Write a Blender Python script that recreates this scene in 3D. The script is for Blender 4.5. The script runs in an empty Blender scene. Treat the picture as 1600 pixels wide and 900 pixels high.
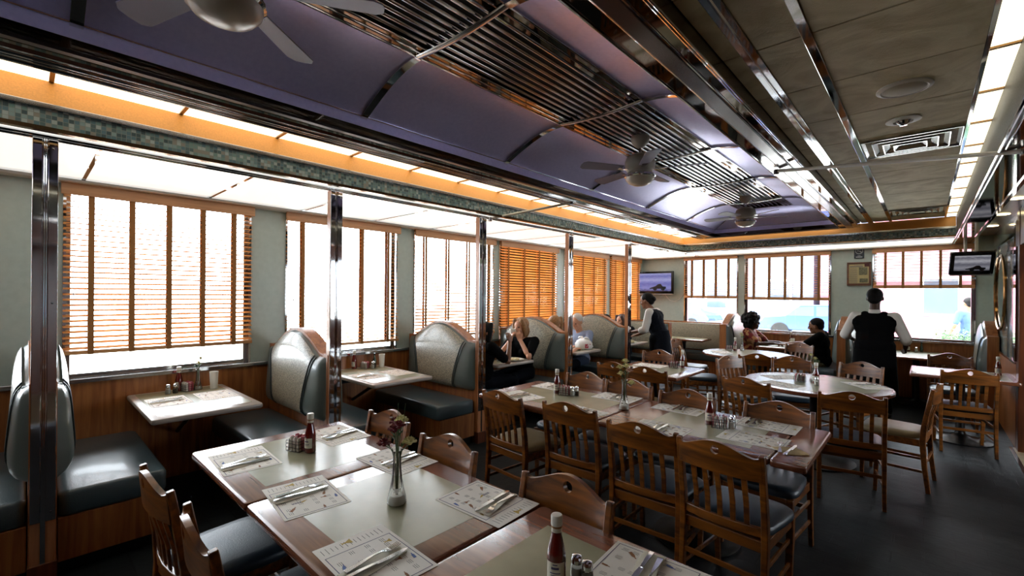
import bpy, math, random
from mathutils import Vector, Matrix
from mathutils.geometry import tessellate_polygon

sc = bpy.context.scene
PI = math.pi
H = 1.62                       # camera height

# ------------------------------------------------------------------ camera
YAW, ROLL, FPX = 0.743, 0.0084, 703.2
cam_d = bpy.data.cameras.new('camera')
cam = bpy.data.objects.new('camera', cam_d)
sc.collection.objects.link(cam)
_f = Vector((-math.sin(YAW), math.cos(YAW), 0))
_r0 = Vector((math.cos(YAW), math.sin(YAW), 0)); _u0 = Vector((0, 0, 1))
_r = _r0 * math.cos(ROLL) + _u0 * math.sin(ROLL)
_u = _u0 * math.cos(ROLL) - _r0 * math.sin(ROLL)
M4 = Matrix(((_r.x, _u.x, -_f.x, 0), (_r.y, _u.y, -_f.y, 0), (_r.z, _u.z, -_f.z, H), (0, 0, 0, 1)))
cam.matrix_world = M4
cam_d.sensor_width = 36.0
cam_d.lens = FPX / 1600 * 36.0
cam_d.shift_y = 9.69 / 1600
cam_d.clip_start = 0.05
sc.camera = cam

# ------------------------------------------------------------------ light
sc.view_settings.view_transform = 'Standard'
sc.view_settings.look = 'None'
sc.view_settings.exposure = 0.38
sc.view_settings.gamma = 1.0
sc.view_settings.use_curve_mapping = False
try:
    sc.cycles.max_bounces = 10
    sc.cycles.diffuse_bounces = 4
    sc.cycles.glossy_bounces = 6
    sc.cycles.transmission_bounces = 6
    sc.cycles.transparent_max_bounces = 16
    sc.cycles.sample_clamp_indirect = 6.0
    sc.cycles.caustics_reflective = False
    sc.cycles.caustics_refractive = False
    sc.cycles.use_denoising = True
except Exception:
    pass
world = bpy.data.worlds.new('sky'); sc.world = world
world.use_nodes = True
_bg = world.node_tree.nodes['Background']
_bg.inputs[0].default_value = (0.90, 0.95, 1.0, 1)
_bg.inputs[1].default_value = 13.0
sun_d = bpy.data.lights.new('sun', 'SUN'); sun_d.energy = 14.0; sun_d.angle = 0.01
sun_d.color = (1.0, 0.93, 0.82)
sun = bpy.data.objects.new('sun', sun_d); sc.collection.objects.link(sun)
sun.rotation_euler = Vector((0.80, 0.25, -0.95)).to_track_quat('-Z', 'Y').to_euler()

def portal(loc, direction, w, h):
    l = bpy.data.lights.new('window_portal', 'AREA'); l.shape = 'RECTANGLE'; l.size = w; l.size_y = h
    l.cycles.is_portal = True
    o = bpy.data.objects.new('window_portal', l); sc.collection.objects.link(o)
    o.location = loc; o.rotation_euler = Vector(direction).to_track_quat('-Z', 'Z').to_euler()

# ------------------------------------------------------------------ helpers
def lin(h):
    h = h.lstrip('#')
    v = [int(h[i:i + 2], 16) / 255 for i in (0, 2, 4)]
    return tuple((c / 12.92 if c <= 0.04045 else ((c + 0.055) / 1.055) ** 2.4) for c in v) + (1.0,)

def new_mat(name):
    m = bpy.data.materials.new(name); m.use_nodes = True
    nt = m.node_tree; b = nt.nodes['Principled BSDF']
    return m, nt, b

def mat(name, col, rough=0.5, metal=0.0, spec=0.5, emit=None, estr=0.0, noise=0.0, nscale=8.0, bump=0.0, bscale=60.0, coat=0.0):
    m, nt, b = new_mat(name)
    c = lin(col) if isinstance(col, str) else col
    b.inputs['Base Color'].default_value = c
    b.inputs['Roughness'].default_value = rough
    b.inputs['Metallic'].default_value = metal
    b.inputs['Specular IOR Level'].default_value = spec
    b.inputs['Coat Weight'].default_value = coat
    b.inputs['Coat Roughness'].default_value = 0.12
    if emit:
        b.inputs['Emission Color'].default_value = lin(emit); b.inputs['Emission Strength'].default_value = estr
    tc = nt.nodes.new('ShaderNodeTexCoord')
    if noise > 0:
        n = nt.nodes.new('ShaderNodeTexNoise'); n.inputs['Scale'].default_value = nscale; n.inputs['Detail'].default_value = 6
        r = nt.nodes.new('ShaderNodeValToRGB')
        r.color_ramp.elements[0].position = 0.3; r.color_ramp.elements[1].position = 0.7
        r.color_ramp.elements[0].color = tuple(x * (1 - noise) for x in c[:3]) + (1,)
        r.color_ramp.elements[1].color = tuple(min(1, x * (1 + noise)) for x in c[:3]) + (1,)
        nt.links.new(tc.outputs['Object'], n.inputs['Vector']); nt.links.new(n.outputs['Fac'], r.inputs['Fac'])
        nt.links.new(r.outputs['Color'], b.inputs['Base Color'])
    if bump > 0:
        n2 = nt.nodes.new('ShaderNodeTexNoise'); n2.inputs['Scale'].default_value = bscale; n2.inputs['Detail'].default_value = 5
        bp = nt.nodes.new('ShaderNodeBump'); bp.inputs['Strength'].default_value = bump; bp.inputs['Distance'].default_value = 0.01
        nt.links.new(tc.outputs['Object'], n2.inputs['Vector']); nt.links.new(n2.outputs['Fac'], bp.inputs['Height'])
        nt.links.new(bp.outputs['Normal'], b.inputs['Normal'])
    return m

def wood(name, c1, c2, rough=0.35, axis=0, scale=3.0, coat=0.3, coords='Object'):
    m, nt, b = new_mat(name)
    tc = nt.nodes.new('ShaderNodeTexCoord'); mp = nt.nodes.new('ShaderNodeMapping')
    s = [14 * scale] * 3; s[axis] = 0.9 * scale
    mp.inputs['Scale'].default_value = s
    n = nt.nodes.new('ShaderNodeTexNoise'); n.inputs['Scale'].default_value = 1.0; n.inputs['Detail'].default_value = 8; n.inputs['Distortion'].default_value = 0.6
    r = nt.nodes.new('ShaderNodeValToRGB')
    r.color_ramp.elements[0].position = 0.32; r.color_ramp.elements[1].position = 0.68
    r.color_ramp.elements[0].color = lin(c1); r.color_ramp.elements[1].color = lin(c2)
    nt.links.new(tc.outputs[coords], mp.inputs['Vector']); nt.links.new(mp.outputs['Vector'], n.inputs['Vector'])
    nt.links.new(n.outputs['Fac'], r.inputs['Fac']); nt.links.new(r.outputs['Color'], b.inputs['Base Color'])
    b.inputs['Roughness'].default_value = rough; b.inputs['Coat Weight'].default_value = coat; b.inputs['Coat Roughness'].default_value = 0.22
    return m

# ------------------------------------------------------------------ materials
M = {}
M['chair_wood'] = wood('chair wood', '#48240a', '#8d5218', 0.32, 0, 2.0, 0.4)
M['seat_navy'] = mat('navy vinyl', '#22303c', 0.38, noise=0.15, bump=0.15, bscale=200)
M['seat_tan'] = mat('tan vinyl', '#8d7a58', 0.42, noise=0.12, bump=0.15, bscale=200)
M['table_wood'] = wood('table edge wood', '#5a3020', '#8a5238', 0.24, 0, 2.0, 0.5, 'Generated')
M['laminate'] = mat('sage laminate', '#98957a', 0.27, noise=0.14, nscale=5, coat=0.1)
M['edge_white'] = mat('pale table edge', '#a59a90', 0.3)
M['iron'] = mat('black cast iron', '#0a0a0c', 0.35, 0.3)
M['chrome'] = mat('chrome', '#d6d8dc', 0.05, 1.0)
M['steel'] = mat('brushed steel', '#c4c6c8', 0.16, 1.0)
M['void'] = mat('matt black backing', '#0a0a0a', 0.6)
M['mirror_dark'] = mat('smoked mirror', '#6b645c', 0.04, 1.0)
M['bronze'] = mat('bronze trim', '#8a6a45', 0.2, 1.0)
M['paneling'] = wood('booth wood panelling', '#7a441f', '#a86a36', 0.38, 2, 2.0, 0.25)
M['pillar_wood'] = wood('pillar wood', '#9a5c34', '#c0845a', 0.3, 2, 2.0, 0.4)
M['panel_dark'] = wood('dark wood panelling', '#4a2210', '#6e3819', 0.35, 2, 2.0, 0.3)
M['beam_brown'] = mat('brown lacquer', '#3a1a10', 0.25, 0.0, coat=0.5)
M['mint'] = mat('mint laminate panel', '#a9b8b0', 0.34, noise=0.05, nscale=20)
M['mint_gloss'] = mat('glossy mint panel', '#a9b8b0', 0.10, coat=0.6)
M['white'] = mat('white paint', '#e4e2dc', 0.45)
M['soffit_white'] = mat('white soffit panel with added glow', '#eeeeea', 0.3, emit='#fffdf4', estr=0.75)  # weak glow added to the white panels so the soffit comes out bright
M['orange'] = mat('orange cove panel', '#d99a4e', 0.5, noise=0.10, nscale=120)
M['vault'] = mat('lilac satin metal', '#cdcbff', 0.30, 0.42, noise=0.06, nscale=40)
M['blind_valance'] = wood('blind valance wood', '#b07a4c', '#c99460', 0.4, 1, 2.0, 0.2)
M['tape'] = mat('brown ladder tape', '#8f6233', 0.9)
M['vinyl_blue'] = mat('slate blue booth vinyl', '#44545a', 0.30, noise=0.10, nscale=6, bump=0.2, bscale=180, coat=0.25)
M['vinyl_grey'] = mat('grey booth vinyl', '#59635f', 0.28, noise=0.08, nscale=6, coat=0.3)
M['piping'] = mat('dark piping', '#2c3434', 0.4)
M['fan_grey'] = mat('fan grey enamel', '#a9a49a', 0.4)
M['fan_blade'] = mat('fan blade', '#85839a', 0.5)
M['bowl'] = mat('frosted bowl', '#b9b3a4', 0.25)
M['light_warm'] = mat('luminous ceiling panel', '#fff6d8', 0.5, emit='#fff3d6', estr=1.25)
M['light_soft'] = mat('luminous ceiling panel dim', '#fff6d8', 0.5, emit='#fff3d2', estr=1.3)
M['downlight'] = mat('downlight lens', '#fff6d8', 0.5, emit='#ffe9b0', estr=6.0)
M['paper'] = mat('placemat paper', '#e6e1d8', 0.7)
M['ink'] = mat('purple ink', '#4a4668', 0.8)
M['ink_text'] = mat('grey ink', '#77746e', 0.8)
M['ink_brown'] = mat('brown ink', '#8a5a34', 0.8)
M['ink_yellow'] = mat('yellow ink', '#b59a4a', 0.8)
M['ink_blue'] = mat('blue ink', '#5a6fa5', 0.8)
M['napkin'] = mat('napkin paper', '#d8d2c0', 0.85, noise=0.05, nscale=60)
M['napkin_kraft'] = mat('beige napkin', '#b49c72', 0.85, noise=0.08, nscale=40)
M['ketchup'] = mat('ketchup', '#5c0e08', 0.08, coat=1.0)
M['cap_white'] = mat('white cap', '#d5d2c8', 0.35)
M['label_white'] = mat('bottle label', '#cfc9b8', 0.6)
M['label_gold'] = mat('gold neck band', '#8a5a24', 0.5)
M['label_red'] = mat('red print', '#a02028', 0.6)
M['hot_green'] = mat('green bottle', '#1f3a26', 0.12, coat=0.8)
M['salt'] = mat('salt', '#e8e6df', 0.8)
M['pepper'] = mat('pepper', '#4a4238', 0.9)
M['packet_pink'] = mat('pink sachet', '#c06a74', 0.6)
M['packet_white'] = mat('white sachet', '#dcd8d0', 0.6)
M['packet_red'] = mat('red sachet', '#8e2430', 0.6)
M['plastic_black'] = mat('black plastic', '#08080a', 0.3)
M['stem'] = mat('flower stem', '#34502a', 0.6)
M['flower_red'] = mat('dark red petals', '#6e0f1c', 0.7)
M['flower_yellow'] = mat('cream yellow petals', '#c9c084', 0.7)
M['flower_pink'] = mat('pale pink petals', '#c59a86', 0.7)
M['leaf'] = mat('leaves', '#3c6236', 0.6, noise=0.3, nscale=9)
M['china'] = mat('white china', '#e2ddd2', 0.25)
M['food_brown'] = mat('toasted bread', '#b06a2c', 0.8, noise=0.3, nscale=40)
M['food_pale'] = mat('pale food', '#d6c9a0', 0.8, noise=0.2, nscale=40)
M['bag'] = mat('white plastic bag', '#dcdad6', 0.4, bump=0.5, bscale=30)
M['bag_print'] = mat('red bag print', '#b0384a', 0.5)
M['cola'] = mat('dark cola', '#1c0d08', 0.1)
M['skin_light'] = mat('light skin', '#c08a6c', 0.5)
M['skin_mid'] = mat('brown skin', '#7d5238', 0.5)
M['skin_dark'] = mat('dark skin', '#3f2719', 0.5)
M['lips'] = mat('lips', '#7a3a32', 0.5)
M['eye'] = mat('eye', '#140f0c', 0.2)
M['hair_black'] = mat('black hair', '#080606', 0.6, spec=0.15, noise=0.3, nscale=60, bump=0.6, bscale=90)
M['hair_blond'] = mat('blond hair', '#8c6338', 0.6, noise=0.35, nscale=60, bump=0.6, bscale=90)
M['hair_white'] = mat('white hair', '#b8b4ae', 0.6, noise=0.15, nscale=60, bump=0.6, bscale=90)
M['hair_brown'] = mat('brown hair', '#3a2418', 0.6, noise=0.3, nscale=60, bump=0.6, bscale=90)
M['cloth_black'] = mat('black cloth', '#050506', 0.95, spec=0.1, bump=0.3, bscale=25)
M['cloth_navy'] = mat('charcoal cloth', '#10131a', 0.9, spec=0.1, bump=0.3, bscale=25)
M['cloth_white'] = mat('white cotton', '#cfcbc4', 0.8, bump=0.3, bscale=25)
M['cloth_blue'] = mat('light blue cotton', '#7f8ba6', 0.8, bump=0.3, bscale=25)
M['cloth_jean'] = mat('denim', '#2c3a50', 0.85, bump=0.3, bscale=60)
M['cloth_khaki'] = mat('khaki', '#8a7f5c', 0.85, bump=0.3, bscale=40)
M['cloth_out'] = mat('pale blue cloth', '#3a5276', 0.85)
M['granite'] = mat('dark granite fascia', '#45453f', 0.45, noise=0.6, nscale=90)
M['speaker'] = mat('off white grille', '#bdb8a6', 0.6)
M['pavement'] = mat('pavement', '#b9b7b2', 0.9, noise=0.08, nscale=3)
M['stucco'] = mat('pale stucco', '#6d788c', 0.9, noise=0.05, nscale=4)
M['brick_pink'] = mat('rose facade', '#96646e', 0.9, noise=0.08, nscale=6)
M['car_blue'] = mat('blue car paint', '#34508a', 0.25, 0.3, coat=0.8)
M['car_glass'] = mat('pale street glass', '#4c5868', 0.1)
M['tyre'] = mat('tyre rubber', '#141414', 0.8)
M['platform'] = mat('beige tile', '#a08a68', 0.5, noise=0.2, nscale=14)
M['gold_frame'] = wood('gold wood frame', '#4a2412', '#7a4a1e', 0.3, 0, 4.0)
M['plaque'] = mat('maroon mount', '#4a1818', 0.5)
M['newsprint'] = mat('yellowed newsprint', '#b3a678', 0.8, noise=0.08, nscale=60)
M['photo_grey'] = mat('newspaper photo', '#6b6a52', 0.8, noise=0.7, nscale=90)
M['sign_navy'] = mat('navy sign', '#141c28', 0.4)
M['sign_print'] = mat('pale sign print', '#b8bcbe', 0.5)
M['tv_case'] = mat('black tv case', '#07070a', 0.25)
M['tv_bezel_low'] = mat('grey tv trim', '#9a9a9a', 0.3)

def glass_mat(name, tint=(1, 1, 1, 1), rough=0.02, refl=0.10):
    m = bpy.data.materials.new(name); m.use_nodes = True; nt = m.node_tree
    nt.nodes.clear()
    o = nt.nodes.new('ShaderNodeOutputMaterial'); mx = nt.nodes.new('ShaderNodeMixShader')
    t = nt.nodes.new('ShaderNodeBsdfTransparent'); t.inputs[0].default_value = tint
    g = nt.nodes.new('ShaderNodeBsdfGlossy'); g.inputs['Roughness'].default_value = rough
    fr = nt.nodes.new('ShaderNodeFresnel'); fr.inputs['IOR'].default_value = 1.4
    ad = nt.nodes.new('ShaderNodeMath'); ad.operation = 'ADD'; ad.inputs[1].default_value = refl
    nt.links.new(fr.outputs[0], ad.inputs[0]); nt.links.new(ad.outputs[0], mx.inputs[0])
    nt.links.new(t.outputs[0], mx.inputs[1]); nt.links.new(g.outputs[0], mx.inputs[2]); nt.links.new(mx.outputs[0], o.inputs[0])
    return m
M['pane'] = glass_mat('window glass', (0.97, 0.99, 1, 1), 0.0, 0.0)
M['glass'] = glass_mat('table glass', (0.93, 0.94, 0.92, 1), 0.12, 0.05)

def slat_mat(name, c1, c2, trans=0.55):
    m = bpy.data.materials.new(name); m.use_nodes = True; nt = m.node_tree; nt.nodes.clear()
    o = nt.nodes.new('ShaderNodeOutputMaterial'); mx = nt.nodes.new('ShaderNodeMixShader'); mx.inputs[0].default_value = trans
    d = nt.nodes.new('ShaderNodeBsdfDiffuse'); t = nt.nodes.new('ShaderNodeBsdfTranslucent')
    tc = nt.nodes.new('ShaderNodeTexCoord'); mp = nt.nodes.new('ShaderNodeMapping'); mp.inputs['Scale'].default_value = (30, 2, 30)
    n = nt.nodes.new('ShaderNodeTexNoise'); n.inputs['Scale'].default_value = 1.5
    r = nt.nodes.new('ShaderNodeValToRGB'); r.color_ramp.elements[0].color = lin(c1); r.color_ramp.elements[1].color = lin(c2)
    r.color_ramp.elements[0].position = .3; r.color_ramp.elements[1].position = .7
    nt.links.new(tc.outputs['Object'], mp.inputs[0]); nt.links.new(mp.outputs[0], n.inputs['Vector']); nt.links.new(n.outputs['Fac'], r.inputs[0])
    nt.links.new(r.outputs[0], d.inputs[0]); nt.links.new(r.outputs[0], t.inputs[0])
    nt.links.new(d.outputs[0], mx.inputs[1]); nt.links.new(t.outputs[0], mx.inputs[2]); nt.links.new(mx.outputs[0], o.inputs[0])
    return m
M['slat'] = slat_mat('honey wood slats', '#dfa868', '#efc692', 0.68)

def mosaic_mat():
    m, nt, b = new_mat('glass mosaic')
    N = nt.nodes; L = nt.links
    g = N.new('ShaderNodeNewGeometry'); s = N.new('ShaderNodeSeparateXYZ'); L.new(g.outputs['Position'], s.inputs[0])
    def math_(op, a, bb=None):
        n = N.new('ShaderNodeMath'); n.operation = op
        if hasattr(a, 'links') or hasattr(a, 'node'): L.new(a, n.inputs[0])
        else: n.inputs[0].default_value = a
        if bb is not None:
            if hasattr(bb, 'node'): L.new(bb, n.inputs[1])
            else: n.inputs[1].default_value = bb
        return n.outputs[0]
    u = math_('DIVIDE', math_('ADD', s.outputs[0], s.outputs[1]), 0.0215)
    v = math_('DIVIDE', s.outputs[2], 0.0215)
    cu = math_('FLOOR', u); cv = math_('FLOOR', v)
    cb = N.new('ShaderNodeCombineXYZ'); L.new(cu, cb.inputs[0]); L.new(cv, cb.inputs[1])
    wn = N.new('ShaderNodeTexWhiteNoise'); wn.noise_dimensions = '2D'; L.new(cb.outputs[0], wn.inputs['Vector'])
    r = N.new('ShaderNodeValToRGB'); r.color_ramp.interpolation = 'CONSTANT'
    cols = ['#566c70', '#6c8688', '#88a0a2', '#5c7a84', '#928e84', '#76948f', '#aab6b6', '#44585e']
    e = r.color_ramp.elements
    e[0].color = lin(cols[0]); e[1].position = 0.125; e[1].color = lin(cols[1])
    for i in range(2, 8):
        k = e.new(i / 8.0); k.color = lin(cols[i])
    L.new(wn.outputs['Value'], r.inputs[0])
    fu = math_('FRACT', u); fv = math_('FRACT', v)
    gm = math_('MAXIMUM', math_('LESS_THAN', fu, 0.10), math_('LESS_THAN', fv, 0.10))
    mx = N.new('ShaderNodeMix'); mx.data_type = 'RGBA'; L.new(gm, mx.inputs['Factor']); L.new(r.outputs[0], mx.inputs['A']); mx.inputs['B'].default_value = lin('#8a8f88')
    L.new(mx.outputs['Result'], b.inputs['Base Color']); b.inputs['Roughness'].default_value = 0.35
    return m
M['mosaic'] = mosaic_mat()

def slate_mat(name, col, dark, bump, scale, rough):
    m, nt, b = new_mat(name); N = nt.nodes; L = nt.links
    tc = N.new('ShaderNodeTexCoord'); n = N.new('ShaderNodeTexNoise'); n.inputs['Scale'].default_value = scale; n.inputs['Detail'].default_value = 8; n.inputs['Distortion'].default_value = 1.6
    n3 = N.new('ShaderNodeTexNoise'); n3.inputs['Scale'].default_value = 160; n3.inputs['Detail'].default_value = 4
    r = N.new('ShaderNodeValToRGB'); r.color_ramp.elements[0].color = lin(dark); r.color_ramp.elements[1].color = lin(col)
    r.color_ramp.elements[0].position = .35; r.color_ramp.elements[1].position = .6
    ad = N.new('ShaderNodeMath'); ad.operation = 'MULTIPLY_ADD'; ad.inputs[1].default_value = 0.12
    bp = N.new('ShaderNodeBump'); bp.inputs['Strength'].default_value = bump; bp.inputs['Distance'].default_value = 0.02
    L.new(tc.outputs['Object'], n.inputs['Vector']); L.new(tc.outputs['Object'], n3.inputs['Vector'])
    L.new(n.outputs['Fac'], r.inputs[0]); L.new(r.outputs[0], b.inputs['Base Color'])
    L.new(n3.outputs['Fac'], ad.inputs[0]); L.new(n.outputs['Fac'], ad.inputs[2]); L.new(ad.outputs[0], bp.inputs['Height']); L.new(bp.outputs[0], b.inputs['Normal'])
    b.inputs['Roughness'].default_value = rough
    return m
M['ceil_tile'] = slate_mat('textured stone ceiling tile', '#ddd2ae', '#c2b48c', 0.55, 3.2, 0.7)

def floor_mat():
    m, nt, b = new_mat('dark slate floor'); N = nt.nodes; L = nt.links
    tc = N.new('ShaderNodeTexCoord'); br = N.new('ShaderNodeTexBrick')
    br.inputs['Scale'].default_value = 1.0; br.inputs['Brick Width'].default_value = 0.30; br.inputs['Row Height'].default_value = 0.15
    br.inputs['Mortar Size'].default_value = 0.006; br.inputs['Color1'].default_value = lin('#101315'); br.inputs['Color2'].default_value = lin('#171b1d'); br.inputs['Mortar'].default_value = lin('#0c0e10')
    n = N.new('ShaderNodeTexNoise'); n.inputs['Scale'].default_value = 7; n.inputs['Detail'].default_value = 8
    ad = N.new('ShaderNodeMath'); ad.operation = 'MULTIPLY_ADD'; ad.inputs[1].default_value = -1.0
    bp = N.new('ShaderNodeBump'); bp.inputs['Strength'].default_value = 0.5; bp.inputs['Distance'].default_value = 0.01
    L.new(tc.outputs['Object'], br.inputs['Vector']); L.new(tc.outputs['Object'], n.inputs['Vector'])
    L.new(br.outputs['Color'], b.inputs['Base Color']); L.new(br.outputs['Fac'], ad.inputs[0]); L.new(n.outputs['Fac'], ad.inputs[2])
    L.new(ad.outputs[0], bp.inputs['Height']); L.new(bp.outputs[0], b.inputs['Normal']); b.inputs['Roughness'].default_value = 0.5; b.inputs['Specular IOR Level'].default_value = 0.16
    return m
M['floor'] = floor_mat()

def insert_mat():
    m, nt, b = new_mat('speckled booth fabric'); N = nt.nodes; L = nt.links
    tc = N.new('ShaderNodeTexCoord'); v = N.new('ShaderNodeTexVoronoi'); v.inputs['Scale'].default_value = 95
    r = N.new('ShaderNodeValToRGB'); r.color_ramp.elements[0].color = lin('#4a4a42'); r.color_ramp.elements[1].color = lin('#98917c')
    r.color_ramp.elements[0].position = .25; r.color_ramp.elements[1].position = .55
    L.new(tc.outputs['Object'], v.inputs['Vector']); L.new(v.outputs['Distance'], r.inputs[0]); L.new(r.outputs[0], b.inputs['Base Color'])
    b.inputs['Roughness'].default_value = 0.34; b.inputs['Coat Weight'].default_value = 0.2
    return m
M['insert'] = insert_mat()

def floral_mat():
    m, nt, b = new_mat('red floral print'); N = nt.nodes; L = nt.links
    tc = N.new('ShaderNodeTexCoord'); v = N.new('ShaderNodeTexVoronoi'); v.inputs['Scale'].default_value = 22
    r = N.new('ShaderNodeValToRGB'); e = r.color_ramp.elements
    e[0].color = lin('#7c1a1c'); e[1].color = lin('#c08a5a'); e[0].position = .3; e[1].position = .75
    k = e.new(.5); k.color = lin('#3a1214')
    L.new(tc.outputs['Object'], v.inputs['Vector']); L.new(v.outputs['Color'], r.inputs[0]); L.new(r.outputs[0], b.inputs['Base Color'])
    b.inputs['Roughness'].default_value = 0.8
    return m
M['floral'] = floral_mat()

# ------------------------------------------------------------------ mesh builder
class MB:
    def __init__(s): s.v = []; s.f = []; s.m = []; s.mi = 0; s.T = Matrix.Identity(4)
    def add(s, vs, fs):
        k = len(s.v)
        s.v += [tuple(s.T @ Vector(p)) for p in vs]
        s.f += [tuple(i + k for i in f) for f in fs]; s.m += [s.mi] * len(fs)
        return s
    def box(s, x0, x1, y0, y1, z0, z1):
        return s.add([(x0, y0, z0), (x1, y0, z0), (x1, y1, z0), (x0, y1, z0), (x0, y0, z1), (x1, y0, z1), (x1, y1, z1), (x0, y1, z1)],
                     [(0, 3, 2, 1), (4, 5, 6, 7), (0, 1, 5, 4), (1, 2, 6, 5), (2, 3, 7, 6), (3, 0, 4, 7)])
    def rbox(s, x0, x1, y0, y1, z0, z1, r=0.01, n=3):
        """box with rounded vertical corners and softened top/bottom rims"""
        r = min(r, (x1 - x0) / 2.01, (y1 - y0) / 2.01); e = min(r * .5, (z1 - z0) * .35)
        def ring(inset, z):
            rr = max(r - inset, 0.0005); out = []
            for cx, cy, a0 in ((x1 - r, y1 - r, 0), (x0 + r, y1 - r, PI / 2), (x0 + r, y0 + r, PI), (x1 - r, y0 + r, 1.5 * PI)):
                for i in range(n + 1):
                    a = a0 + PI / 2 * i / n; out.append((cx + rr * math.cos(a), cy + rr * math.sin(a), z))
            return out
        rs = [ring(e, z0), ring(e * .3, z0 + e * .3), ring(0, z0 + e), ring(0, z1 - e), ring(e * .3, z1 - e * .3), ring(e, z1)]
        return s.loft(rs)
    def loft(s, rings, cap=True, closed=True):
        n = len(rings[0]); vs = [p for r in rings for p in r]; fs = []
        for k in range(len(rings) - 1):
            for i in range(n if closed else n - 1):
                j = (i + 1) % n; fs.append((k * n + i, k * n + j, (k + 1) * n + j, (k + 1) * n + i))
        if cap:
            fs.append(tuple(reversed(range(n)))); fs.append(tuple((len(rings) - 1) * n + i for i in range(n)))
        return s.add(vs, fs)
    def tube(s, pts, rad, n=10, cap=True, flat=1.0):
        pts = [Vector(p) for p in pts]
        if not hasattr(rad, '__len__'): rad = [rad] * len(pts)
        rings = []; up = None
        for i, p in enumerate(pts):
            d = (pts[min(i + 1, len(pts) - 1)] - pts[max(i - 1, 0)]).normalized()
            if up is None:
                up = Vector((0, 0, 1)) if abs(d.z) < .9 else Vector((0, 1, 0))
            a = d.cross(up)
            if a.length < 1e-4: a = d.orthogonal()
            a.normalize(); b2 = a.cross(d).normalized(); up = b2
            rings.append([tuple(p + a * (rad[i] * math.cos(2 * PI * k / n)) + b2 * (rad[i] * flat * math.sin(2 * PI * k / n))) for k in range(n)])
        return s.loft(rings, cap)
    def bar(s, p, q, w, h, up=(0, 0, 1)):
        p = Vector(p); q = Vector(q); d = (q - p).normalized(); a = d.cross(Vector(up)).normalized(); b2 = a.cross(d)
        c = [(-w / 2, -h / 2), (w / 2, -h / 2), (w / 2, h / 2), (-w / 2, h / 2)]
        return s.loft([[tuple(o + a * x + b2 * y) for x, y in c] for o in (p, q)])
    def barpath(s, pts, w, h, side=(1, 0, 0)):
        """rectangular section swept on a path; w along side"""
        pts = [Vector(p) for p in pts]; a = Vector(side).normalized(); rings = []
        for i, p in enumerate(pts):
            d = (pts[min(i + 1, len(pts) - 1)] - pts[max(i - 1, 0)]).normalized(); b2 = a.cross(d).normalized()
            ww = w[i] if hasattr(w, '__len__') else w; hh = h[i] if hasattr(h, '__len__') else h
            rings.append([tuple(p + a * (x * ww) + b2 * (y * hh)) for x, y in ((-.5, -.5), (.5, -.5), (.5, .5), (-.5, .5))])
        return s.loft(rings)
    def lathe(s, prof, c=(0, 0, 0), n=20, cap=True):
        return s.loft([[(c[0] + r * math.cos(2 * PI * k / n), c[1] + r * math.sin(2 * PI * k / n), c[2] + z) for k in range(n)] for r, z in prof], cap)
    def ell(s, c, r, n=14, m=9):
        rs = []
        for j in range(m + 1):
            t = -PI / 2 + PI * j / m; cr = max(math.cos(t), 0.02)
            rs.append([(c[0] + r[0] * cr * math.cos(2 * PI * k / n), c[1] + r[1] * cr * math.sin(2 * PI * k / n), c[2] + r[2] * math.sin(t)) for k in range(n)])
        return s.loft(rs)
    def prism(s, poly, place, t0, t1):
        """poly: 2-D outline; place(u,v,t)->xyz; thickness t0..t1"""
        n = len(poly); vs = [place(u, v, t0) for u, v in poly] + [place(u, v, t1) for u, v in poly]
        tr = tessellate_polygon([[Vector((u, v, 0)) for u, v in poly]])
        fs = [tuple(t) for t in tr] + [tuple(i + n for i in reversed(t)) for t in tr]
        fs += [(i, (i + 1) % n, (i + 1) % n + n, i + n) for i in range(n)]
        return s.add(vs, fs)
    def grid(s, fn, nu, nv, flip=False):
        vs = [fn(i / nu, j / nv) for j in range(nv + 1) for i in range(nu + 1)]; fs = []
        for j in range(nv):
            for i in range(nu):
                a = j * (nu + 1) + i; q = (a, a + 1, a + nu + 2, a + nu + 1); fs.append(tuple(reversed(q)) if flip else q)
        return s.add(vs, fs)
    def mesh(s, name, mats, smooth=35):
        me = bpy.data.meshes.new(name); me.from_pydata(s.v, [], s.f)
        for m_ in (mats if isinstance(mats, (list, tuple)) else [mats]): me.materials.append(m_)
        if any(s.m): me.polygons.foreach_set('material_index', s.m)
        import bmesh
        bm = bmesh.new(); bm.from_mesh(me); bmesh.ops.recalc_face_normals(bm, faces=bm.faces); bm.to_mesh(me); bm.free()
        if smooth:
            me.polygons.foreach_set('use_smooth', [True] * len(me.polygons)); me.set_sharp_from_angle(angle=math.radians(smooth))
        me.update()
        return me
    def build(s, name, mats, parent=None, smooth=35, bevel=0, label=None):
        o = bpy.data.objects.new(name, s.mesh(name, mats, smooth)); sc.collection.objects.link(o)
        if parent: o.parent = parent
        if bevel:
            b = o.modifiers.new('bevel', 'BEVEL'); b.width = bevel; b.segments = 2; b.limit_method = 'ANGLE'; b.angle_limit = 0.7
        if label: o['label'] = label
        return o

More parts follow.
